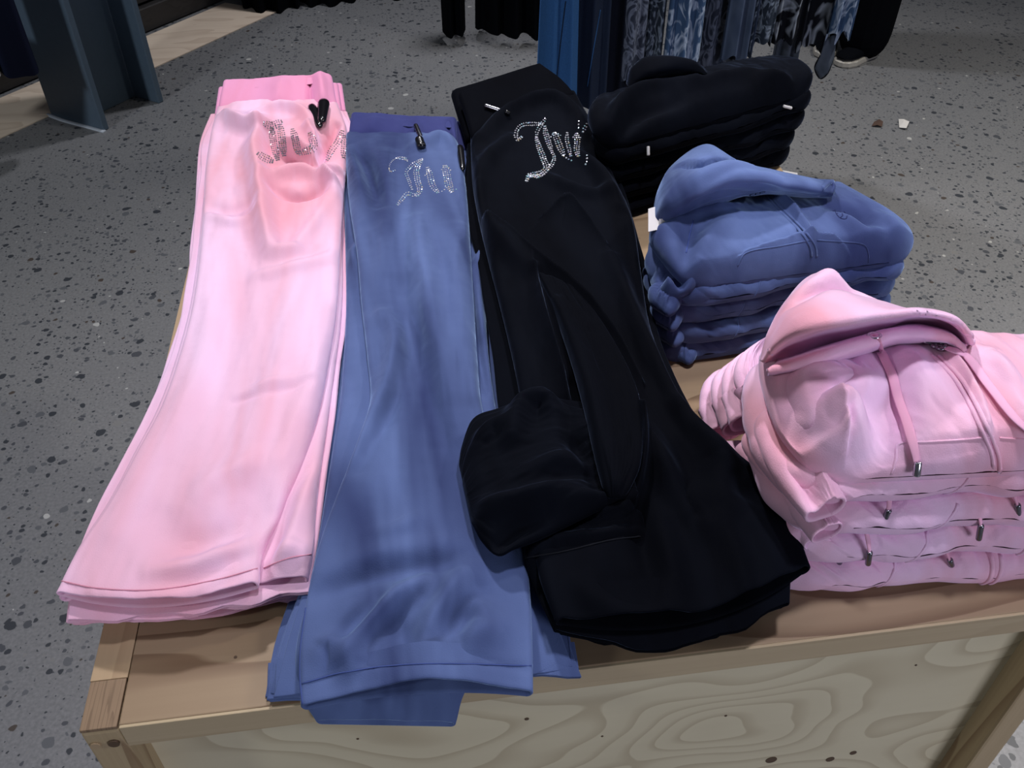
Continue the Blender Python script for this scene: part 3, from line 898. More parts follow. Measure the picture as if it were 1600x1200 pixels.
# ------------------------------------------------------------------ black sweatpants
KK = [(735, 215, 900, 150, .095, .024), (738, 285, 932, 212, .095, .026), (748, 345, 962, 285, .09, .025), (762, 405, 988, 345, .088, .024), (780, 475, 1002, 430, .087, .022),
      (798, 550, 1015, 510, .085, .021), (812, 620, 1040, 585, .083, .02), (820, 690, 1076, 650, .08, .019), (826, 760, 1130, 710, .077, .018), (832, 830, 1188, 745, .073, .017),
      (842, 900, 1237, 815, .069, .016), (868, 972, 1266, 888, .062, .014)]
root = empty('sweatpants', tuple(at(920, 600, T)))
tag(root, 'topmost black velour sweatpants, one hem flipped over onto the blue pair', 'pants', 'folded black sweatpants')
SK = [([(755, 210), (800, 175), (860, 158), (895, 175), (915, 210)], .008, .014, 'r'), ([(742, 300), (760, 250), (800, 215)], .005, .014, 'r'),
      ([(752, 345), (790, 365), (850, 425), (900, 465), (960, 530), (1000, 600)], .010, .012, 's'), ([(740, 290), (748, 340), (800, 400), (830, 430)], .007, .012, 'r'),
      ([(850, 340), (885, 318), (910, 345), (945, 385)], .008, .012, 's'), ([(900, 240), (940, 275), (965, 320)], .008, .012, 'r'), ([(850, 275), (900, 300), (960, 305)], .005, .012, 'r'),
      ([(855, 465), (880, 520), (930, 580), (980, 630), (1000, 660)], .009, .011, 's'), ([(955, 405), (980, 470), (1010, 540), (1060, 640)], .007, .012, 'r'),
      ([(835, 430), (850, 500), (875, 580), (900, 660), (930, 760)], .008, .010, 's'), ([(1000, 640), (1000, 720), (975, 780), (940, 790)], .010, .010, 's'),
      ([(890, 600), (880, 660), (868, 690)], -.006, .010, 'r'), ([(1005, 660), (1030, 720), (1050, 780), (1085, 800), (1085, 770)], .008, .014, 'r'),
      ([(1020, 740), (1060, 795), (1090, 790)], -.006, .012, 'r'), ([(1060, 640), (1110, 700), (1160, 740)], .008, .014, 'r'), ([(1115, 720), (1125, 770), (1160, 800)], .007, .016, 'r'),
      ([(1110, 790), (1140, 850), (1160, 920)], .006, .016, 'r'), ([(1020, 800), (1035, 870), (1030, 930)], .005, .014, 'r'), ([(985, 740), (995, 800), (1010, 870)], -.006, .010, 'r'),
      ([(1180, 800), (1200, 850), (1210, 900)], .005, .016, 'r'), ([(900, 900), (950, 930), (1020, 940)], .004, .014, 'r')]
up = slab('upper_leg', KK, M['black'], root, nr=320, nc=170, close0=False, strokes=SK, bulge=.004, noise=.002, ns=(9, 3), seed=23, lip=.0024, bow=.022)
wb = slab('waistband', [(716, 152, 846, 104, .108, .014), (722, 168, 862, 116, .107, .015), (729, 190, 880, 130, .104, .017), (736, 215, 898, 150, .098, .016), (740, 228, 904, 160, .088, .012)],
          M['black_rib'], root, nr=40, nc=90, close0=False, close1=True, lip0=.002, noise=.0008, ns=(2, 4), seed=8)
lobe = slab('flipped_hem', [(960, 640, 1000, 780, .092, .014), (905, 632, 945, 792, .094, .018), (855, 628, 890, 818, .095, .02), (810, 634, 840, 842, .093, .02), (770, 645, 803, 856, .09, .018), (738, 660, 778, 866, .085, .016), (720, 700, 752, 846, .08, .012), (716, 722, 738, 822, .078, .009)],
            M['black'], root, nr=110, nc=110, close0=True, close1=True, bulge=.010, noise=.002, ns=(4, 6), seed=25, nose=.02,
            strokes=[([(800, 700), (815, 650), (850, 640), (880, 680)], .010, .012, 'r'), ([(735, 800), (800, 800), (860, 790), (935, 785)], .008, .012, 'r'), ([(800, 760), (860, 745), (920, 730)], .006, .012, 'r'),
                     ([(750, 700), (770, 680), (790, 690)], .006, .012, 'r'), ([(870, 660), (900, 700), (930, 760)], -.008, .012, 'r'), ([(770, 850), (810, 825), (850, 810)], -.005, .008, 'r')], zs=.09)
slab('draped_fold', [(838, 425, 905, 455, .103, .010), (862, 480, 950, 520, .106, .013), (890, 560, 992, 600, .108, .014), (912, 640, 1004, 660, .109, .014), (930, 720, 1000, 728, .107, .013), (945, 778, 978, 778, .100, .010)],
     M['black'], root, nr=110, nc=60, close0=True, close1=True, bulge=.004, noise=.0012, ns=(6, 3), seed=27, nose=.012,
     strokes=[([(870, 470), (905, 560), (935, 660), (950, 760)], .004, .010, 'r'), ([(930, 520), (965, 590), (975, 680)], -.003, .012, 'r')])
cuff = slab('under_leg', [(815, 835, 1000, 795, .066, .012), (818, 855, 1006, 815, .072, .022), (822, 880, 1012, 850, .066, .018), (836, 925, 1020, 900, .05, .012)],
            M['black'], root, nr=50, nc=80, close0=True, close1=False, bulge=.003, noise=.001, ns=(3, 6), seed=29, nose=.012,
            strokes=[([(830, 862), (880, 852), (940, 845), (990, 832)], .004, .006, 'r')], zs=.066)
aglet(root, [wb, up], (757, 169), (791, 176), .0034, 'gunmetal', .0045, 'security_pin')
security_tag(root, [wb, up], (788, 175), (796, 179), .0045, .004, .002)
GK = [([(815, 214), (809, 219), (806, 213), (808, 204), (815, 196), (828, 194), (848, 194)], 2, 4.2, 3), ([(852, 186), (846, 194), (840, 204), (838, 214)], 2, 4, 3),
      ([(838, 216), (843, 232), (850, 250), (854, 262), (848, 270), (838, 273), (826, 275), (823, 283)], 3, 3.6, 3), ([(826, 274), (840, 276), (852, 268), (862, 258), (866, 246), (862, 236)], 2, 3.6, 3),
      ([(851, 198), (853, 210), (857, 222), (862, 236)], 3, 3.2, 3), ([(866, 208), (871, 220), (876, 232), (881, 242)], 3, 4, 3), ([(861, 214), (866, 208), (876, 212)], 1, 3, 3), ([(881, 244), (888, 249), (893, 251)], 1, 3, 3),
      ([(886, 208), (886, 220), (889, 232), (892, 244)], 2, 4, 3), ([(901, 209), (902, 222), (901, 234), (904, 244)], 3, 3.6, 2.8), ([(896, 215), (901, 209), (907, 215)], 1, 3, 2.6),
      ([(905, 190), (904, 200)], 1, 3, 3), ([(917, 194), (914, 200), (911, 206)], 2, 3.4, 3), ([(917, 243), (917, 255), (915, 257)], 1, 3, 3)]
gems('rhinestone_lettering', [up, wb], GK, root, .0029, 6)
for path in ([(818, 872), (880, 862), (950, 845), (1000, 838)],):
    seam('hem_stitching', [cuff, up], path, .0008, M['black_seam'], root, 30, off=.0005)
pants_stack([(730, 222, 902, 160, .068, .01), (728, 290, 938, 225, .066, .01), (735, 345, 968, 290, .064, .01), (744, 405, 990, 350, .062, .01), (756, 475, 1004, 432, .062, .01), (770, 550, 1018, 512, .06, .01),
             (782, 620, 1044, 590, .058, .01), (796, 690, 1080, 655, .056, .01), (810, 760, 1130, 715, .054, .01), (822, 830, 1180, 755, .052, .01), (836, 905, 1225, 848, .05, .01), (872, 985, 1222, 938, .044, .01)],
            4, None, ('black', 'black_rib'), 35,
            lambda k: ['black sweatpants second from the top of the black pile', 'black sweatpants third from the top of the black pile', 'black sweatpants fourth from the top of the black pile', 'lowest black sweatpants of the pile, on the table board'][k],
            'folded black sweatpants', spread=14, bow=.02, waist=[(708, 150, 840, 108, .085), (720, 190, 876, 138, .082), (731, 226, 900, 170, .075)])
# ------------------------------------------------------------------ folded hoodies
def to_xy(st):
    out = []
    for a, b, c, d, z, th in st:
        L = at(a, b, T + z - th / 2); R = at(c, d, T + z - th / 2)
        out.append((L[0], L[1], R[0], R[1], z, th))
    return out


def hoodie_layers(base_xy, z0, n, mat, seed, labels, group, jit=0.008, left_out=0.0, front_out=0.0, right_out=0.0):
    """the folded hoodies lying under the top one, all with rounded front folds"""
    rnd = random.Random(seed)
    objs = []
    th = z0 / n
    for k in range(n):
        zt = z0 - k * th
        g = (k + 1) / n
        jx, jy, jl = rnd.uniform(-jit, jit), rnd.uniform(-jit, jit), rnd.uniform(-jit, jit)
        st = []
        m = len(base_xy)
        for i, (a, b, c, d, z, t) in enumerate(base_xy):
            w = i / (m - 1)
            zz = zt + (z - base_xy[m // 2][4]) * 0.25 * (1 - w)
            st.append((a + jx - left_out * g + jl, b + jy - front_out * g * w, c + jx + right_out * g, d + jy - front_out * g * w, zt - 0.0005, th * 1.04))
        c0 = (np.mean([s[0] + s[2] for s in st]) / 2, np.mean([s[1] + s[3] for s in st]) / 2, T + zt - th)
        root = empty('hooded_sweatshirt', c0)
        tag(root, labels[k], 'sweatshirt', group)
        b = slab('folded_body', st, M[mat], root, nr=50, nc=110, close0=True, close1=True, xy=True, nose=th * 0.62, corner=0.02, noise=0.003, ns=(3, 9), seed=seed + 3 * k, wob=0.012, na=8, ywave=0.004, zwave=0.006, wseed=seed)
        objs.append((root, b))
    return objs


def front_path(obj, pts):
    """points of a garment's front face found by looking at it level from the front: (x, z) list"""
    out = []
    for x, z in pts:
        p, n, i, t = bvh([obj]).ray_cast(Vector((x, -0.3, z)), Vector((0, 1, 0)))
        if p is not None: out.append(np.array(p))
    return np.array(out)


def front_seam(name, obj, x0, z0, x1, z1, r, mat, parent, n=14, flat=.7):
    t = np.linspace(0, 1, n)
    P = front_path(obj, [(x0 + (x1 - x0) * a, z0 + (z1 - z0) * a) for a in t])
    if len(P) > 3:
        k = [P[0]]
        for p in P[1:]:
            if np.linalg.norm(p - k[-1]) < .03: k.append(p)
        if len(k) > 3: tube(name, np.array(k), r, M[mat], parent, ns=8, flat=flat, up=(0, -1, .2))


def hang_aglet(parent, obj, u0, v0, u1, v1, r, mat):
    h = hit([obj], u0, v0)
    if h is None: return
    y = h[0][1] - .004
    a = at_y(u0, v0, y); b = at_y(u1, v1, y)
    g = capsule('aglet', a, b, r, r, M[mat], parent)
    d = (a - b) / np.linalg.norm(a - b)
    tube('drawstring_end', [a + d * .012 + np.array([0, .010, .002]), a + d * .006 + np.array([0, .003, 0]), a - d * .002], [.0022, .0024, .0020], M['pink_cord'], parent, n=10, ns=8, flat=.5)


def sleeve(root, st, mat, seed, name='sleeve', **kw):
    a = dict(nr=60, nc=40, close0=True, close1=False, noise=0.002, ns=(5, 3), bulge=0.003, lip=0.003)
    a.update(kw)
    return slab(name, st, M[mat], root, seed=seed, **a)


# ---- pink pile
PB = [(1186, 548, 1625, 530, .165, .030), (1188, 590, 1690, 578, .186, .036), (1212, 662, 1750, 652, .185, .040), (1250, 712, 1795, 696, .180, .040), (1282, 752, 1812, 724, .166, .034)]
root = empty('hooded_sweatshirt', tuple(at(1450, 700, T + .14)))
tag(root, 'topmost pink velour zip hoodie with flat drawstrings, hood lying open', 'sweatshirt', 'folded pink hoodies')
SPH = [([(1200, 600), (1235, 585), (1290, 575), (1330, 585)], .006, .012, 'r'), ([(1215, 640), (1255, 665), (1285, 655)], -.010, .012, 'r'), ([(1285, 645), (1330, 645), (1340, 665), (1335, 690)], .008, .012, 'r'),
       ([(1275, 690), (1285, 660), (1300, 640), (1350, 610), (1400, 590)], .006, .016, 'r'), ([(1310, 650), (1330, 700), (1345, 735), (1365, 748)], .009, .009, 's'), ([(1340, 715), (1370, 690), (1400, 660), (1430, 640)], -.006, .018, 'r'),
       ([(1365, 745), (1385, 730), (1400, 700)], .006, .010, 'r'), ([(1278, 745), (1300, 715), (1295, 705)], -.008, .008, 'r'), ([(1270, 730), (1285, 735), (1310, 700)], .006, .008, 'r'),
       ([(1390, 560), (1400, 600), (1405, 640)], -.004, .012, 'r'), ([(1345, 640), (1380, 620), (1390, 600)], -.005, .014, 'r'), ([(1430, 560), (1440, 620), (1450, 670)], .003, .016, 'r'),
       ([(1475, 545), (1505, 590), (1530, 640), (1555, 700), (1556, 735)], .004, .005, 'r'), ([(1395, 690), (1470, 688), (1555, 682), (1640, 690)], .0035, .006, 's'), ([(1540, 560), (1575, 610), (1600, 650)], .006, .014, 'r')]
pb = slab('body', PB, M['pink'], root, nr=150, nc=220, close0=True, close1=True, nose=.020, corner=.02, strokes=SPH, zs=.189, bulge=.006, noise=.0020, ns=(3, 7), seed=41, na=10)
HR = [[(1205, 572, .150), (1225, 500, .150), (1262, 452, .165), (1300, 445, .180), (1350, 466, .180), (1410, 492, .180), (1480, 505, .175), (1518, 538, .175)],
      [(1191, 562, .190), (1203, 520, .205), (1236, 466, .218), (1276, 436, .228), (1340, 459, .226), (1410, 487, .222), (1480, 500, .215), (1521, 533, .200)],
      [(1192, 565, .196), (1212, 530, .222), (1252, 494, .250), (1300, 478, .258), (1360, 480, .255), (1420, 487, .246), (1482, 499, .230), (1521, 534, .203)],
      [(1194, 564, .200), (1220, 536, .226), (1268, 514, .252), (1328, 503, .260), (1390, 493, .258), (1440, 489, .252), (1496, 503, .234), (1520, 536, .206)],
      [(1204, 562, .194), (1232, 540, .200), (1280, 520, .212), (1335, 509, .216), (1392, 498, .216), (1440, 494, .214), (1490, 507, .208), (1514, 536, .200)],
      [(1214, 564, .190), (1246, 554, .186), (1292, 538, .184), (1345, 523, .184), (1400, 510, .186), (1442, 508, .188), (1484, 519, .192), (1508, 540, .197)],
      [(1210, 572, .204), (1250, 561, .210), (1298, 546, .213), (1350, 529, .214), (1400, 517, .213), (1444, 517, .212), (1484, 526, .209), (1508, 544, .203)],
      [(1200, 578, .206), (1250, 571, .209), (1300, 556, .211), (1354, 539, .212), (1402, 526, .211), (1446, 525, .210), (1484, 532, .206), (1509, 548, .200)],
      [(1198, 584, .190), (1248, 580, .190), (1300, 566, .190), (1355, 549, .190), (1402, 536, .190), (1446, 533, .190), (1484, 538, .190), (1510, 552, .188)]]
hood = sheet('hood', HR, M['pink'], root, nu=110, nv=120, thick=.004, zs=.22, noise=.0008, ns=(5, 6),
             strokes=[([(1240, 502), (1262, 490), (1300, 480), (1340, 478)], -.006, .008, 'r'), ([(1235, 492), (1260, 480), (1300, 468)], .004, .010, 'r'), ([(1320, 490), (1360, 484), (1400, 482)], -.004, .006, 'r'), ([(1275, 450), (1300, 465)], .004, .012, 'r')])
seam('hood_hem', [hood], [(1204, 552), (1226, 534), (1272, 515), (1332, 503), (1390, 493), (1440, 489), (1490, 501), (1515, 526)], .0040, M['pink'], root, 60, off=-.001, flat=.8)
seam('hood_hem', [hood], [(1202, 568), (1225, 573), (1260, 566), (1305, 550), (1355, 535), (1400, 524)], .0030, M['pink'], root, 50, off=0, flat=.9)
# drawstrings
def cord(objs, path, w, mat, parent, off=.003, n=40, name='drawstring'):
    P = on_path(objs, path, n, off)
    for _ in range(3): P[1:-1] = (P[:-2] + 2 * P[1:-1] + P[2:]) / 4
    return tube(name, P, w, M[mat], parent, ns=10, flat=.28)
c1 = cord([pb, hood], [(1367, 530), (1374, 550), (1392, 590), (1412, 640), (1426, 690), (1431, 722)], .0044, 'pink_cord', root)
aglet(c1, [pb], (1431, 717), (1432, 744), .0032, 'chrome', .005)
cord([pb, hood], [(1478, 545), (1510, 562), (1550, 610), (1590, 660), (1630, 690)], .0044, 'pink_cord', root)
def ring_at(objs, u, v, r, rr, mat, parent, name, lift=.001):
    p, n = hit(objs, u, v)
    a = np.cross(n, [0, 0, 1.0]); a /= np.linalg.norm(a) + 1e-9; b = np.cross(n, a)
    P = [p + n * lift + r * (math.cos(t) * a + math.sin(t) * b) for t in np.linspace(0, 2 * math.pi, 25)]
    return tube(name, P, rr, M[mat], parent, ns=8, caps=False, up=n)
ring_at([hood, pb], 1366, 526, .0048, .0014, 'chrome', root, 'grommet')
# ornate zipper pull
zp = ring_at([pb, hood], 1447, 541, .0044, .0016, 'gunmetal', root, 'zipper_pull', .005)
for (u, v, r) in ((1457, 543, .0036), (1465, 545, .0042), (1474, 547, .0036), (1461, 548, .0026), (1469, 551, .0026)):
    ring_at([pb, hood], u, v, r, .0017, 'gunmetal', zp, 'pull_link', .005)
for off in (-5, 5):
    seam('zipper_edge', [pb], [(1462 + off, 556), (1497 + off, 592), (1525 + off, 640), (1547 + off, 690), (1556 + off, 715), (1557 + off, 738)], .0024, M['pink'], root, 40, off=-.0004, flat=.8)
pk_s = seam('pocket_edge', [pb], [(1392, 742), (1400, 716), (1404, 694), (1450, 690), (1500, 687), (1552, 682)], .0012, M['pink'], root, 50, off=0)
seam('pocket_edge', [pb], [(1562, 684), (1600, 686), (1660, 690)], .0012, M['pink'], root, 24)
# the sleeves of the top hoodie bulge out on its left
sleeve(root, [(1345, 583, 1352, 618, .190, .022), (1292, 580, 1318, 640, .202, .034), (1236, 590, 1274, 668, .198, .038), (1196, 606, 1236, 690, .180, .034)], 'pink', 44, close1=True, nose=.02, noise=.0006, ns=(2, 2),
       strokes=[([(1200, 620), (1250, 610), (1300, 600)], .005, .012, 'r')], zs=.18)
s1 = sleeve(root, [(1196, 640, 1255, 640, .150, .030), (1178, 664, 1258, 672, .156, .032), (1188, 702, 1278, 705, .154, .032), (1215, 752, 1302, 745, .148, .030), (1258, 806, 1322, 786, .140, .026)], 'pink', 45, noise=.0016,
            strokes=[([(1225, 650), (1240, 690), (1265, 740), (1290, 785)], -.006, .008, 'r'), ([(1260, 690), (1275, 720), (1290, 745)], .006, .010, 'r')], zs=.15)
bx = to_xy(PB)
lab = ['pink hoodie second from the top of the pink hoodie pile', 'pink hoodie third from the top of the pink hoodie pile', 'pink hoodie fourth from the top of the pink hoodie pile', 'lowest pink hoodie of its pile, lying on the table front']
PL = hoodie_layers(bx, .150, 4, 'pink', 51, lab, 'folded pink hoodies', .006, left_out=.01, front_out=.008)
allp = [b for r, b in PL]
th_ = .150 / 4
for k, (r, b) in enumerate(PL):
    zt = T + .150 - k * th_
    zx = [at_y(u, v, .50)[0] for u, v in ((1553, 770), (1543, 815), (1497, 858), (1446, 900))][k]
    for off in (-.0042, .0034):
        front_seam('zipper_edge', b, zx + off, zt - .002, zx + off * 1.0 - .002, zt - th_ + .003, .0024, 'pink', r)
    px_ = [at_y(u, v, .50)[0] for u, v in ((1400, 790), (1380, 830), (1342, 872), (1305, 912))][k]
    front_seam('pocket_edge', b, px_ + .010, zt - .003, px_ - .004, zt - th_ + .004, .0014, 'pink', r)
    ag = [[(1590, 788, 1592, 812)], [(1533, 820, 1529, 843), (1389, 796, 1382, 812)], [(1359, 862, 1356, 882)], [(1314, 872, 1306, 893), (1484, 874, 1487, 884)]][k]
    for a_ in ag: hang_aglet(r, b, *a_, .0026, 'gunmetal')
sl = [[(1175, 668, 1215, 668, .112, .022), (1158, 690, 1215, 694, .116, .024), (1180, 726, 1238, 722, .114, .024), (1225, 786, 1280, 770, .110, .022), (1268, 842, 1316, 824, .106, .02)],
      [(1158, 690, 1200, 700, .082, .02), (1148, 706, 1200, 722, .084, .022), (1170, 740, 1226, 750, .082, .022), (1218, 800, 1268, 800, .08, .02), (1256, 852, 1300, 850, .074, .018)],
      [(1130, 690, 1180, 700, .052, .02), (1128, 715, 1185, 730, .054, .022), (1150, 750, 1210, 765, .052, .022), (1195, 812, 1252, 818, .05, .02), (1232, 868, 1290, 872, .046, .018)],
      [(1110, 690, 1160, 700, .022, .02), (1112, 716, 1172, 735, .024, .022), (1135, 760, 1200, 775, .022, .02), (1180, 828, 1245, 838, .021, .019), (1215, 905, 1285, 900, .02, .018)]]
for k, (r, b) in enumerate(PL):
    sleeve(r, sl[k], 'pink', 60 + k, noise=.001, ns=(3, 2), lip=.002)
for k, st in enumerate([[(1205, 530, 1232, 520, .135, .025), (1158, 556, 1196, 552, .135, .03), (1146, 590, 1192, 594, .130, .034), (1160, 622, 1200, 626, .122, .034), (1176, 646, 1222, 642, .11, .03)],
                        [(1160, 552, 1190, 545, .105, .024), (1132, 580, 1170, 580, .105, .028), (1128, 612, 1172, 618, .10, .03), (1140, 664, 1196, 655, .088, .03)],
                        [(1150, 562, 1180, 555, .080, .022), (1116, 590, 1152, 590, .080, .024), (1112, 625, 1155, 630, .076, .026), (1128, 672, 1180, 664, .066, .026)],
                        [(1120, 580, 1160, 575, .055, .022), (1098, 602, 1142, 602, .055, .026), (1093, 640, 1140, 645, .05, .028), (1106, 680, 1160, 672, .042, .028)]]):
    sleeve(PL[k][0], st, 'pink', 70 + k, noise=.0012)

# ---- blue pile
BB = [(1028, 340, 1310, 292, .120, .026), (1014, 372, 1352, 318, .142, .032), (1034, 402, 1402, 350, .143, .036), (1058, 432, 1430, 380, .136, .036), (1068, 452, 1438, 404, .122, .030)]
root = empty('hooded_sweatshirt', tuple(at(1220, 380, T + .1)))
tag(root, 'topmost blue velour zip hoodie with its hood folded back over a white tag', 'sweatshirt', 'folded blue hoodies')
SBH = [([(1040, 360), (1080, 345), (1140, 330)], .005, .012, 'r'), ([(1080, 400), (1110, 375), (1160, 350)], .004, .014, 'r'), ([(1060, 420), (1072, 400), (1080, 370)], -.006, .012, 'r'), ([(1100, 440), (1140, 430), (1165, 405)], -.005, .014, 'r'),
       ([(1200, 300), (1240, 345), (1270, 385), (1272, 405)], .004, .006, 'r'), ([(1165, 393), (1220, 383), (1268, 374), (1330, 378), (1355, 385)], .0035, .006, 's'), ([(1320, 350), (1370, 370), (1420, 390)], .007, .016, 'r'), ([(1300, 330), (1340, 345), (1360, 370)], -.006, .014, 'r'),
       ([(1380, 345), (1410, 365), (1430, 385)], .005, .012, 'r')]
bb = slab('body', BB, M['blue'], root, nr=130, nc=180, close0=True, close1=True, nose=.018, corner=.025, strokes=SBH, zs=.14, bulge=.006, noise=.0018, ns=(3, 6), seed=81, na=10)
HB = [[(1030, 338, .100), (1045, 300, .110), (1065, 268, .125), (1105, 240, .140), (1150, 262, .140), (1210, 276, .140), (1268, 288, .138), (1296, 288, .135)],
      [(1022, 335, .135), (1030, 298, .152), (1052, 260, .168), (1104, 228, .182), (1148, 252, .180), (1210, 269, .175), (1270, 281, .168), (1302, 283, .158)],
      [(1024, 342, .142), (1042, 308, .175), (1072, 272, .196), (1112, 254, .204), (1162, 266, .196), (1212, 277, .188), (1266, 288, .177), (1304, 291, .160)],
      [(1028, 346, .142), (1052, 325, .168), (1088, 304, .186), (1135, 293, .190), (1185, 288, .188), (1232, 291, .182), (1272, 297, .172), (1302, 300, .158)],
      [(1032, 350, .138), (1060, 336, .156), (1096, 316, .168), (1142, 303, .172), (1188, 295, .172), (1235, 298, .168), (1272, 303, .160), (1298, 306, .152)],
      [(1042, 350, .128), (1070, 340, .142), (1102, 324, .150), (1146, 311, .154), (1190, 302, .156), (1235, 304, .155), (1270, 307, .152), (1290, 308, .148)]]
hb = sheet('hood', HB, M['blue'], root, nu=100, nv=90, thick=.004, zs=.185, noise=.0008, ns=(5, 6),
           strokes=[([(1068, 262), (1090, 275), (1130, 268), (1146, 258)], -.008, .008, 's'), ([(1075, 300), (1120, 290), (1170, 275)], .005, .010, 'r'), ([(1090, 318), (1150, 296), (1210, 284)], .004, .008, 'r'), ([(1070, 330), (1085, 315)], -.005, .008, 'r')])
seam('hood_hem', [hb], [(1034, 349), (1062, 336), (1096, 317), (1142, 304), (1188, 295), (1235, 298), (1280, 304)], .0028, M['blue'], root, 50, flat=.8)
ringt = hit([hb, bb], 1296, 296)
cu = [hit([hb, bb], u, v)[0] + np.array([0, 0, .002]) for u, v in ((1282, 298), (1296, 288), (1301, 294), (1296, 303), (1284, 304))]
tube('hood_hem', cu, .0035, M['blue'], root, n=24)
for off in (-4, 4):
    seam('zipper_edge', [bb], [(1196 + off, 300), (1225 + off, 332), (1255 + off, 362), (1270 + off, 385), (1272 + off, 402)], .0020, M['blue'], root, 36, off=-.0003)
seam('pocket_edge', [bb], [(1152, 416), (1165, 395), (1220, 384), (1266, 375)], .0010, M['blue'], root, 36)
seam('pocket_edge', [bb], [(1276, 375), (1320, 378), (1350, 382), (1357, 395), (1357, 412)], .0010, M['blue'], root, 36)
seam('sleeve_seam', [bb], [(1083, 345), (1078, 365), (1074, 385), (1072, 395)], .0009, M['blue_seam'], root, 20)
# embroidered emblem: a small stitched crest
for path in ([(1305, 331), (1312, 340), (1322, 342), (1324, 337)], [(1308, 334), (1313, 331), (1317, 336), (1313, 340)], [(1301, 330), (1305, 328)], [(1319, 330), (1322, 334)]):
    seam('embroidered_emblem', [bb], path, .0007, M['blue_dark'], root, 14, label='small dark stitched crest')
zp = ring_at([bb, hb], 1176, 302, .0034, .0012, 'gunmetal', root, 'zipper_pull')
for u, v in ((1184, 300), (1191, 298)): ring_at([bb, hb], u, v, .003, .0012, 'gunmetal', zp, 'pull_link')
# spiral cuff on the left
sleeve(root, [(1075, 395, 1110, 430, .120, .03), (1050, 392, 1078, 452, .124, .034), (1020, 396, 1046, 464, .112, .034), (1006, 408, 1026, 468, .100, .028)], 'blue', 85, close1=True, nose=.016,
       strokes=[([(1030, 420), (1050, 415), (1070, 440)], -.008, .008, 'r'), ([(1020, 440), (1040, 430), (1060, 450)], .006, .008, 'r')], zs=.12)
for k, st in enumerate([[(1052, 398, 1092, 420, .118, .024), (1036, 412, 1078, 440, .112, .026), (1022, 428, 1062, 462, .100, .026)], [(1034, 400, 1066, 412, .104, .02), (1016, 412, 1046, 432, .098, .022), (1004, 424, 1034, 452, .086, .022)]]):
    sleeve(root, st, 'blue', 86 + k, lip=.0025, name='rolled_cuff', noise=.0005, ns=(2, 2))
# white swing tags under the hood
for q in ([(1013, 326), (1027, 322), (1031, 358), (1013, 362)], [(1062, 322), (1084, 318), (1085, 338), (1060, 342)], [(1030, 342), (1062, 340), (1062, 350), (1030, 354)]):
    P = [at(u, v, T + z) for (u, v), z in zip(q, (.150, .150, .142, .142))]
    V = [tuple(p) for p in P] + [(p[0], p[1] + .0006, p[2] - .0009) for p in P]
    put('price_tag', V, [(0, 1, 2, 3), (7, 6, 5, 4), (0, 4, 5, 1), (1, 5, 6, 2), (2, 6, 7, 3), (3, 7, 4, 0)], M['paper'], root, smooth=False)
bx = to_xy(BB)
lab = ['blue hoodie second from the top of the blue hoodie pile', 'blue hoodie third from the top of the blue hoodie pile', 'blue hoodie fourth from the top of the blue hoodie pile', 'lowest blue hoodie of its pile, lying on the table']
BL = hoodie_layers(bx, .108, 4, 'blue', 91, lab, 'folded blue hoodies', .005, left_out=.0, front_out=.006, right_out=-.008)
th_ = .108 / 4
for k, (r, b) in enumerate(BL):
    zt = T + .108 - k * th_
    zx = [at_y(u, v, .86)[0] for u, v in ((1242, 420), (1216, 450), (1202, 480), (1182, 508))][k]
    for off in (-.004, .004):
        front_seam('zipper_edge', b, zx + off, zt - .002, zx + off, zt - th_ + .003, .0020, 'blue', r)
    px_ = [at_y(u, v, .86)[0] for u, v in ((1138, 448), (1118, 484), (1108, 512), (1090, 550))][k]
    front_seam('pocket_edge', b, px_ + .004, zt - .003, px_ - .004, zt - th_ + .004, .0012, 'blue', r)
    st = [[(1040, 440, 1080, 450, .098, .022), (1015, 452, 1062, 478, .098, .026), (1010, 470, 1050, 496, .092, .022)],
          [(1045, 466, 1085, 470, .074, .02), (1018, 476, 1066, 500, .074, .024), (1014, 495, 1056, 520, .068, .02)],
          [(1050, 490, 1090, 495, .048, .02), (1022, 500, 1072, 524, .048, .024), (1018, 518, 1060, 545, .042, .02)],
          [(1060, 520, 1100, 520, .022, .018), (1040, 535, 1090, 552, .022, .02), (1046, 552, 1082, 572, .018, .018)]][k]
    sleeve(r, st, 'blue', 95 + k, close1=True, nose=.014)

# ---- black pile
KB = [(930, 160, 1200, 98, .128, .028), (918, 182, 1248, 104, .150, .032), (928, 210, 1270, 122, .150, .034), (944, 236, 1270, 146, .136, .030)]
root = empty('hooded_sweatshirt', tuple(at(1100, 180, T + .1)))
tag(root, 'topmost black hoodie of the pile behind the blue hoodies', 'sweatshirt', 'folded black hoodies')
kb = slab('body', KB, M['black'], root, nr=90, nc=150, close0=True, close1=True, nose=.018, corner=.03, zs=.15, bulge=.006, noise=.002, ns=(3, 6), seed=101, na=10,
          strokes=[([(955, 195), (975, 165), (1010, 150), (1080, 140)], .008, .012, 'r'), ([(960, 200), (1000, 175), (1060, 160)], -.006, .012, 'r'), ([(1060, 150), (1120, 135), (1180, 120)], .006, .012, 'r'), ([(1180, 130), (1220, 125), (1260, 130)], .006, .014, 'r')])
HK = [[(985, 135, .12), (990, 115, .13), (1010, 100, .14), (1050, 100, .14), (1090, 108, .13), (1105, 120, .12)],
      [(980, 130, .15), (988, 108, .17), (1010, 92, .185), (1050, 90, .19), (1085, 98, .18), (1105, 113, .15)],
      [(985, 138, .155), (1000, 122, .17), (1020, 112, .18), (1050, 108, .18), (1085, 112, .17), (1108, 118, .15)],
      [(995, 142, .145), (1010, 134, .15), (1030, 126, .15), (1055, 122, .15), (1085, 120, .15), (1105, 122, .145)]]
sheet('hood', HK, M['black'], root, nu=60, nv=50, thick=.004, zs=.17, noise=.001)
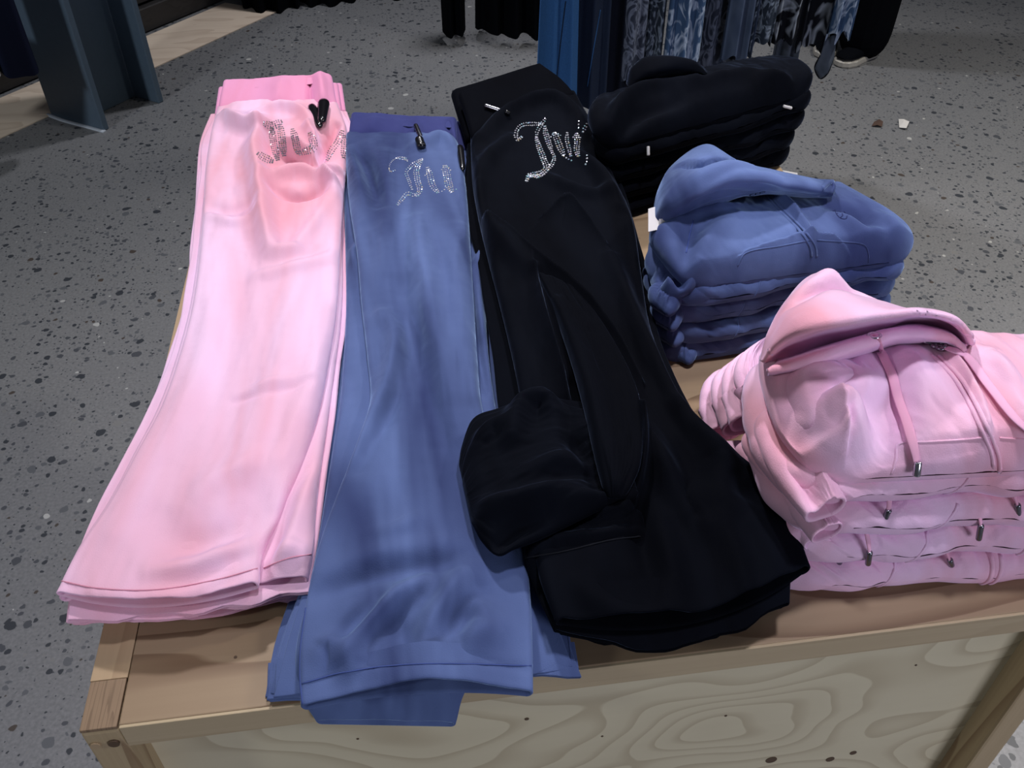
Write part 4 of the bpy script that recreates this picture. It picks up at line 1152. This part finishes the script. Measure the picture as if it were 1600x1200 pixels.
bx = to_xy(KB)
lab = ['black hoodie second from the top of the black hoodie pile', 'black hoodie third from the top of the black hoodie pile', 'black hoodie fourth from the top of the black hoodie pile', 'lowest black hoodie of its pile at the back of the table']
KL = hoodie_layers(bx, .120, 4, 'black', 111, lab, 'folded black hoodies', .006, left_out=.004, front_out=.004, right_out=-.012)
aglet(KL[0][0], [b for r, b in KL], (1222, 166), (1237, 169), .0022, 'paper', .003)
aglet(KL[1][0], [b for r, b in KL], (1011, 229), (1013, 243), .0022, 'paper', .003)
for k, (r, b) in enumerate(KL):
    zz = .105 - .03 * k
    sleeve(r, [(935, 190 + 18 * k, 985, 200 + 20 * k, zz, .024), (912, 205 + 20 * k, 968, 232 + 22 * k, zz, .028), (925, 235 + 22 * k, 975, 268 + 24 * k, zz - .008, .024)], 'black', 115 + k, close1=True, nose=.014)
q = [(1223, 266), (1246, 270), (1247, 276), (1224, 272)]
P = [at(u, v, T + .012) for u, v in q]
V = [tuple(p) for p in P] + [(p[0], p[1], p[2] - .001) for p in P]
put('size_label', V, [(0, 1, 2, 3), (7, 6, 5, 4), (0, 4, 5, 1), (1, 5, 6, 2), (2, 6, 7, 3), (3, 7, 4, 0)], M['paper'], KL[3][0], smooth=False)
# ------------------------------------------------------------------ steel column
A, B, G = (at(u, v, 0) for u, v in ((80, 180), (163, 205), (251, 157)))
e1 = (B - A); wf = float(np.linalg.norm(e1)); e1 = e1 / wf
e2 = np.array([-e1[1], e1[0], 0.0])
if np.dot(e2, G - B) < 0: e2 = -e2
dp = float(np.dot(G - B, e2))
tf, tw = 0.022, 0.016
prof = [(0, 0), (wf, 0), (wf, tf), (wf / 2 + tw / 2, tf), (wf / 2 + tw / 2, dp - tf), (wf, dp - tf), (wf, dp), (0, dp), (0, dp - tf), (wf / 2 - tw / 2, dp - tf), (wf / 2 - tw / 2, tf), (0, tf)]
V = []; nP = len(prof)
for z in (0.0, 3.2):
    for a, b in prof:
        V.append(A + e1 * a + e2 * b + np.array([0, 0, z]))
Fc = [(i, (i + 1) % nP, nP + (i + 1) % nP, nP + i) for i in range(nP)] + [tuple(range(nP))[::-1], tuple(range(nP, 2 * nP))]
colm = put('steel_column', V, Fc, M['steel_paint'], smooth=False)
tag(colm, 'dark slate blue painted steel column with wide flanges standing on the floor', 'column')
bmv = colm.modifiers.new('edge', 'BEVEL'); bmv.width = 0.003; bmv.segments = 2
for (s, z, r) in ((wf - 0.004, 0.62, .004), (wf - 0.004, 0.56, .004)):
    bm = bmesh.new()
    bmesh.ops.create_icosphere(bm, subdivisions=1, radius=r)
    bmesh.ops.scale(bm, verts=bm.verts, vec=(1, .35, 1.6))
    bmesh.ops.translate(bm, verts=bm.verts, vec=tuple(A + e1 * s + e2 * -0.0005 + np.array([0, 0, z])))
    put_bm('paint_chip', bm, M['paper'], colm)
# pale grout bead at its foot
gp = [A - e1 * .012 - e2 * .004, A + e1 * wf * .3 - e2 * .010, A + e1 * wf * .7 - e2 * .006, B + e1 * .006 - e2 * .004]
tube('grout_bead', [p + np.array([0, 0, .001]) for p in gp], .009, M['grout'], colm, n=24, flat=.5)

# ------------------------------------------------------------------ pale board let into the floor, dark plinth behind it
c4 = [at(u, v, 0.004) for u, v in ((-260, 334), (432, 18), (352, 4), (-260, 263))]
V = [tuple(p) for p in c4] + [(p[0], p[1], 0.0005) for p in c4]
o = put('trim_1', V, [(0, 1, 2, 3), (0, 4, 5, 1), (1, 5, 6, 2), (2, 6, 7, 3), (3, 7, 4, 0)], M['pale_plank'], smooth=False)
tag(o, kind='structure')
pa, pb_ = at(-260, 263, 0), at(345, 7, 0)
dv_ = (pb_ - pa) / np.linalg.norm(pb_ - pa); nv_ = np.array([-dv_[1], dv_[0], 0])
def obox(name, o, d, n, l0, l1, w0, w1, z0, z1, mat, parent=None, bev=.004):
    bm = bmesh.new(); bmesh.ops.create_cube(bm, size=1)
    for v in bm.verts:
        l = l0 if v.co.x < 0 else l1; w = w0 if v.co.y < 0 else w1; z = z0 if v.co.z < 0 else z1
        v.co = tuple(o + d * l + n * w + np.array([0, 0, z]))
    if bev: bmesh.ops.bevel(bm, geom=bm.edges[:], offset=bev, segments=1, affect='EDGES')
    return put_bm(name, bm, mat, parent)
Ln = float(np.linalg.norm(pb_ - pa))
plinth = empty('low_plinth', tuple(pa + dv_ * Ln * .5))
tag(plinth, 'low dark plank plinth behind the pale floor board', 'plinth')
for k in range(3):
    obox('plank', pa, dv_, nv_, 0, Ln + .05, .02 + .03 * k, .5, .10 * k + .004, .10 * k + .096, M['dark_plank'], plinth)
p = at(8, 96, 0.17)
# pale box on the plinth, mostly behind the hanging dark garment
bxo = obox('pale_box', at(-40, 150, 0.30), dv_, nv_, -.1, .13, .05, .28, 0.0, .12, M['paper'])
tag(bxo, 'small pale box at the left frame edge beside the dark garment', 'box')

# ------------------------------------------------------------------ hanging garments
def drape(name, uL, uR, vbL, vbR, y, ztop, mat, label, cat, group=None, flare=1.0, waves=3, amp=.02, ragged=.0, seed=0, depth=.05, parent=None, nx=48, nz=40):
    """a hanging garment: a closed pleated tube between its hem and the rail above"""
    rnd = random.Random(seed)
    bl = at_y(uL, vbL, y); br = at_y(uR, vbR, y)
    cx = (bl[0] + br[0]) / 2; w = (br[0] - bl[0]) / 2
    V = []; n2 = nx * 2
    ph = rnd.uniform(0, 6); ph2 = rnd.uniform(0, 6)
    for j in range(nz):
        t = j / (nz - 1)
        for i in range(n2):
            side = 1 if i < nx else -1
            q = -1 + 2 * (i % nx) / (nx - 1)
            if side < 0: q = -q
            zb = bl[2] + (br[2] - bl[2]) * (q + 1) / 2
            zb += ragged * (vnoise(np.array([q * 3.1 + seed * 5]), np.array([side * 2.0 + seed]))[0] + .5 * math.sin(q * 9 + ph2))
            z = zb + (ztop - zb) * t
            ww = w * (1 + (1 / flare - 1) * t)
            x = cx + ww * q
            yy = y - side * depth * math.sqrt(max(0, 1 - q**2)) * (1 - .3 * t) + amp * math.sin(waves * math.pi * q + ph + .6 * t) * (1 - .5 * t) + .15 * amp * math.sin(2.3 * waves * math.pi * q + ph2)
            V.append((x, yy, z))
    Fc = [(j * n2 + i, j * n2 + (i + 1) % n2, (j + 1) * n2 + (i + 1) % n2, (j + 1) * n2 + i) for j in range(nz - 1) for i in range(n2)]
    o = put(name, V, Fc, mat, parent)
    if label: tag(o, label, cat, group)
    return o

ZT = 1.25
def two_legs(root, specs, y, mat, seed):
    for k, (uL, uR, vL, vR, fl, dy) in enumerate(specs):
        drape('leg', uL, uR, vL, vR, y + dy, ZT, mat, None, None, flare=fl, waves=2, amp=.010, seed=seed + k, depth=.035, parent=root)
# blue flared jeans, then darker jeans
r = empty('flared_jeans', tuple(at_y(875, 150, 2.30))); tag(r, 'mid blue flared jeans hanging behind the black sweatpants', 'jeans')
two_legs(r, [(838, 902, 152, 160, 1.75, 0.0)], 2.30, M['denim'], 3)
seam('leg_seam', [r.children[0]], [(884, 2), (878, 50), (872, 100), (868, 135)], .0022, M['denim_dark'], r, 24)
r = empty('dark_jeans', tuple(at_y(925, 150, 2.36))); tag(r, 'dark navy jeans hanging right of the mid blue pair', 'jeans')
two_legs(r, [(888, 945, 160, 160, 1.25, 0.0)], 2.36, M['denim_dark'], 6)
seam('leg_seam', [r.children[0]], [(938, 15), (930, 60), (922, 110), (918, 135)], .002, M['denim'], r, 24)
r = empty('dark_jeans', tuple(at_y(960, 150, 2.42))); tag(r, 'blackish blue jeans hanging just left of the patterned blouses', 'jeans')
two_legs(r, [(925, 985, 160, 160, 1.2, 0.0)], 2.42, M['denim_black'], 9)

BL_ = [(958, 1002, 112, 118, .30, 'pat_grey', 'dusky scroll patterned blouse hanging leftmost, beside the dark jeans', 2.40),
       (990, 1034, 92, 88, 0, 'pat_grey2', 'grey scroll blouse with gathered hem, second from the jeans', 2.44),
       (1034, 1092, 90, 96, 0, 'pat_blue', 'light blue flower print blouse, brightest of the left half', 2.40),
       (1076, 1128, 112, 118, 0, 'pat_grey', 'dark scroll print blouse right of the light blue one', 2.46),
       (1108, 1160, 118, 112, 0, 'pat_dark', 'blackish blouse with faint leaves behind the pale plain one', 2.52),
       (1128, 1172, 92, 86, 0, 'pat_plain', 'plain dusty blue blouse panel in the middle of the rail', 2.40),
       (1168, 1206, 70, 62, 0, 'pat_grey2', 'short grey scroll blouse above the black flowered one', 2.40),
       (1198, 1252, 70, 58, 0, 'pat_dark', 'black blouse with large pale flowers right of the plain one', 2.44),
       (1206, 1246, 104, 92, 0, 'pat_sheer', 'sheer greyish blue blouse hem under the black flowered one', 2.50),
       (1240, 1296, 72, 66, 0, 'pat_dark', 'black small flower blouse near the trouser leg', 2.48),
       (1290, 1330, 58, 50, 0, 'pat_blue', 'pale blue flower blouse rightmost on the rail, beside the black trousers', 2.42)]
for k, (a, b, c, d, f_, m_, lb, y) in enumerate(BL_):
    drape('patterned_blouse', a, b, c, d, y, ZT, M[m_], lb, 'blouse', 'patterned blouses on the rail', flare=1.15, waves=1.5 + .5 * (k % 3), amp=.014, ragged=.018, seed=20 + k, depth=.03)
# one sheer pointed tail hanging lower
tl = [(1290, 60), (1310, 55), (1302, 90), (1291, 112), (1283, 124), (1275, 108), (1280, 85)]
P = [at_y(u, v, 2.43) for u, v in tl]
bmv = [tuple(p + np.array([0, .012 * math.sin(1.7 * i), 0])) for i, p in enumerate(P)]
cen = tuple(np.mean(P, axis=0) + np.array([0, -.02, 0]))
tail = put('pointed_scarf', bmv + [cen], [(i, (i + 1) % 7, 7) for i in range(7)], M['pat_sheer'])
md = tail.modifiers.new('sub', 'SUBSURF'); md.levels = 2; md.render_levels = 2; md.subdivision_type = 'SIMPLE'
md = tail.modifiers.new('th', 'SOLIDIFY'); md.thickness = .002
tag(tail, 'sheer grey scarf end with a dark border hanging in a point', 'scarf')
edge = tube('dark_border', [np.array(bmv[i]) for i in (2, 3, 4, 5, 6)], .0022, M['black_seam'], tail, n=30)

# black garments at the back, nearly touching the floor
r = empty('black_trousers', tuple(at(720, 52, 0))); tag(r, 'black trousers hanging at the back, narrow leg left of the long black skirt', 'trousers')
drape('leg', 692, 728, 52, 46, at(712, 55, .02)[1], ZT, M['cloth_black'], None, None, flare=.85, waves=2, amp=.02, seed=51, depth=.06, parent=r)
drape('long_skirt', 742, 868, 40, 46, at(800, 50, .02)[1], ZT, M['cloth_black'], 'long black skirt hanging at the back left of the blue jeans', 'skirt', flare=1.2, waves=4, amp=.03, ragged=.01, seed=52, depth=.10)
yb = at(560, 14, 0)[1] + .1
for k, (a, b, vv, lb) in enumerate(((380, 470, 8, 'dark garment at the far back right of the pale board end'), (465, 560, 14, 'black garment at the far back, middle of three'), (555, 700, 12, 'wide black garment at the far back left of the black trousers'))):
    drape('black_coat', a, b, vv, vv + 2, yb + .05 * k, ZT, M['cloth_black'], lb, 'coat', 'dark clothes at the back', waves=3, amp=.03, seed=60 + k, depth=.09)
wb_ = box('wall_back', -3.0, 1.5, yb + .45, yb + .55, 0, 2.9, M['wall_dark'], None, 0)
tag(wb_, kind='structure')
# navy garment hanging left of the column
drape('navy_coat', -60, 58, 60, 118, at(20, 150, .1)[1] - .25, ZT, M['cloth_navy'], 'dark navy garment hanging at the left behind the steel column', 'coat', waves=2, amp=.02, seed=71, depth=.08)

# ------------------------------------------------------------------ person standing beyond the rail (only trousers and a shoe in view)
ft = at(1342, 92, 0); ft2 = at(1292, 74, 0)
person = empty('person', (float(ft[0]), float(ft[1]), 0))
tag(person, 'person in wide black trousers and white soled shoes standing beyond the blouses', 'person')
def body_mesh():
    me = bpy.data.meshes.new('body')
    f1 = Vector(ft) + Vector((0.015, 0.03, 0)); f2 = Vector(ft2) + Vector((0.0, 0.06, 0))
    mid = (f1 + f2) / 2 + Vector((0.02, 0.03, 0))
    j = [mid + Vector((0, 0, .92)), f1 + Vector((0, .02, .90)) * 1, f1 + Vector((0, .0, .48)), f1 + Vector((0, .0, -.02)),
         f2 + Vector((0, .0, .90)), f2 + Vector((0, 0, .48)), f2 + Vector((0, 0, -.02)),
         mid + Vector((0, 0, 1.15)), mid + Vector((0, 0, 1.38)), mid + Vector((0, 0, 1.50)), mid + Vector((0, -.01, 1.60)), mid + Vector((0, -.01, 1.70)),
         mid + Vector((-.19, 0, 1.36)), mid + Vector((-.24, .02, 1.08)), mid + Vector((-.22, -.08, .84)), mid + Vector((.19, 0, 1.36)), mid + Vector((.24, .02, 1.08)), mid + Vector((.22, -.08, .84))]
    e = [(0, 1), (1, 2), (2, 3), (0, 4), (4, 5), (5, 6), (0, 7), (7, 8), (8, 9), (9, 10), (10, 11), (8, 12), (12, 13), (13, 14), (8, 15), (15, 16), (16, 17)]
    rad = [.14, .12, .11, .10, .12, .11, .10, .13, .14, .055, .09, .075, .065, .045, .035, .065, .045, .035]
    me.from_pydata([tuple(v) for v in j], e, [])
    o = bpy.data.objects.new('body', me); COL.objects.link(o)
    o.modifiers.new('skin', 'SKIN')
    for k, sv in enumerate(me.skin_vertices[0].data):
        sv.radius = (rad[k], rad[k]); sv.use_root = (k == 0)
    s = o.modifiers.new('sub', 'SUBSURF'); s.levels = 2; s.render_levels = 2
    me.materials.append(M['cloth_black'])
    o.parent = person; o.matrix_parent_inverse = Matrix.Translation(person.location).inverted()
    return o
body_mesh()
def shoe(c, ang, seed):
    c = np.array(c)
    d = np.array([math.cos(ang), math.sin(ang), 0]); n = np.array([-d[1], d[0], 0])
    sole = []; L_ = .27
    out = [(0, .030), (.02, .036), (.08, .036), (.14, .040), (.20, .046), (.245, .036), (.265, .018)]
    ring = [(x, w) for x, w in out] + [(.27, 0)] + [(x, -w) for x, w in out[::-1]]
    V = []
    for z, k in ((0.001, .97), (.006, 1.0), (.020, 1.0), (.024, .95)):
        for x, w in ring: V.append(c + d * (x - .10) * k * .8 + n * w * k + np.array([0, 0, z]))
    m = len(ring)
    Fc = [(r_ * m + i, r_ * m + (i + 1) % m, (r_ + 1) * m + (i + 1) % m, (r_ + 1) * m + i) for r_ in range(3) for i in range(m)] + [tuple(range(m))[::-1], tuple(3 * m + i for i in range(m))]
    s = put('shoe', V, Fc, M['sole'], person, smooth=False); s['label'] = 'shoe with a thick white sole'
    V = []
    prof_ = [(.0, .07), (.06, .075), (.12, .068), (.18, .055), (.23, .046), (.262, .036)]
    for x, h in prof_:
        w = np.interp(x, [o_[0] for o_ in out], [o_[1] for o_ in out]) * .93
        for t in np.linspace(0, math.pi, 9): V.append(c + d * (x - .10) * .8 + n * w * math.cos(t) + np.array([0, 0, .032 + (h - .032) * math.sin(t)**.7]))
    Fc = [(i * 9 + k, i * 9 + k + 1, (i + 1) * 9 + k + 1, (i + 1) * 9 + k) for i in range(5) for k in range(8)] + [tuple(range(9)), tuple(45 + k for k in range(9))[::-1]]
    put('shoe_upper', V, Fc, M['cloth_black'], s)
shoe(ft, math.radians(-150), 1)
shoe(ft2, math.radians(-120), 2)

# ------------------------------------------------------------------ litter on the floor
def scrap(name, pts, mat, label, lift=.006):
    P = [at(u, v, .004 + lift * (i % 2)) for i, (u, v) in enumerate(pts)]
    n = len(P); V = [tuple(p) for p in P] + [tuple(np.mean(P, axis=0) + np.array([0, 0, lift]))]
    o = put(name, V, [(i, (i + 1) % n, n) for i in range(n)], mat, smooth=False)
    md = o.modifiers.new('th', 'SOLIDIFY'); md.thickness = .0015; md.offset = 1
    tag(o, label, 'litter')
scrap('dry_leaf', [(1362, 197), (1366, 190), (1374, 186), (1380, 190), (1378, 198), (1371, 195)], M['leaf'], 'brown scrap lying on the grey floor left of the white paper bit')
scrap('paper_scrap', [(1404, 186), (1412, 186), (1421, 190), (1416, 200), (1405, 199)], M['paper'], 'crumpled white paper bit on the grey floor')
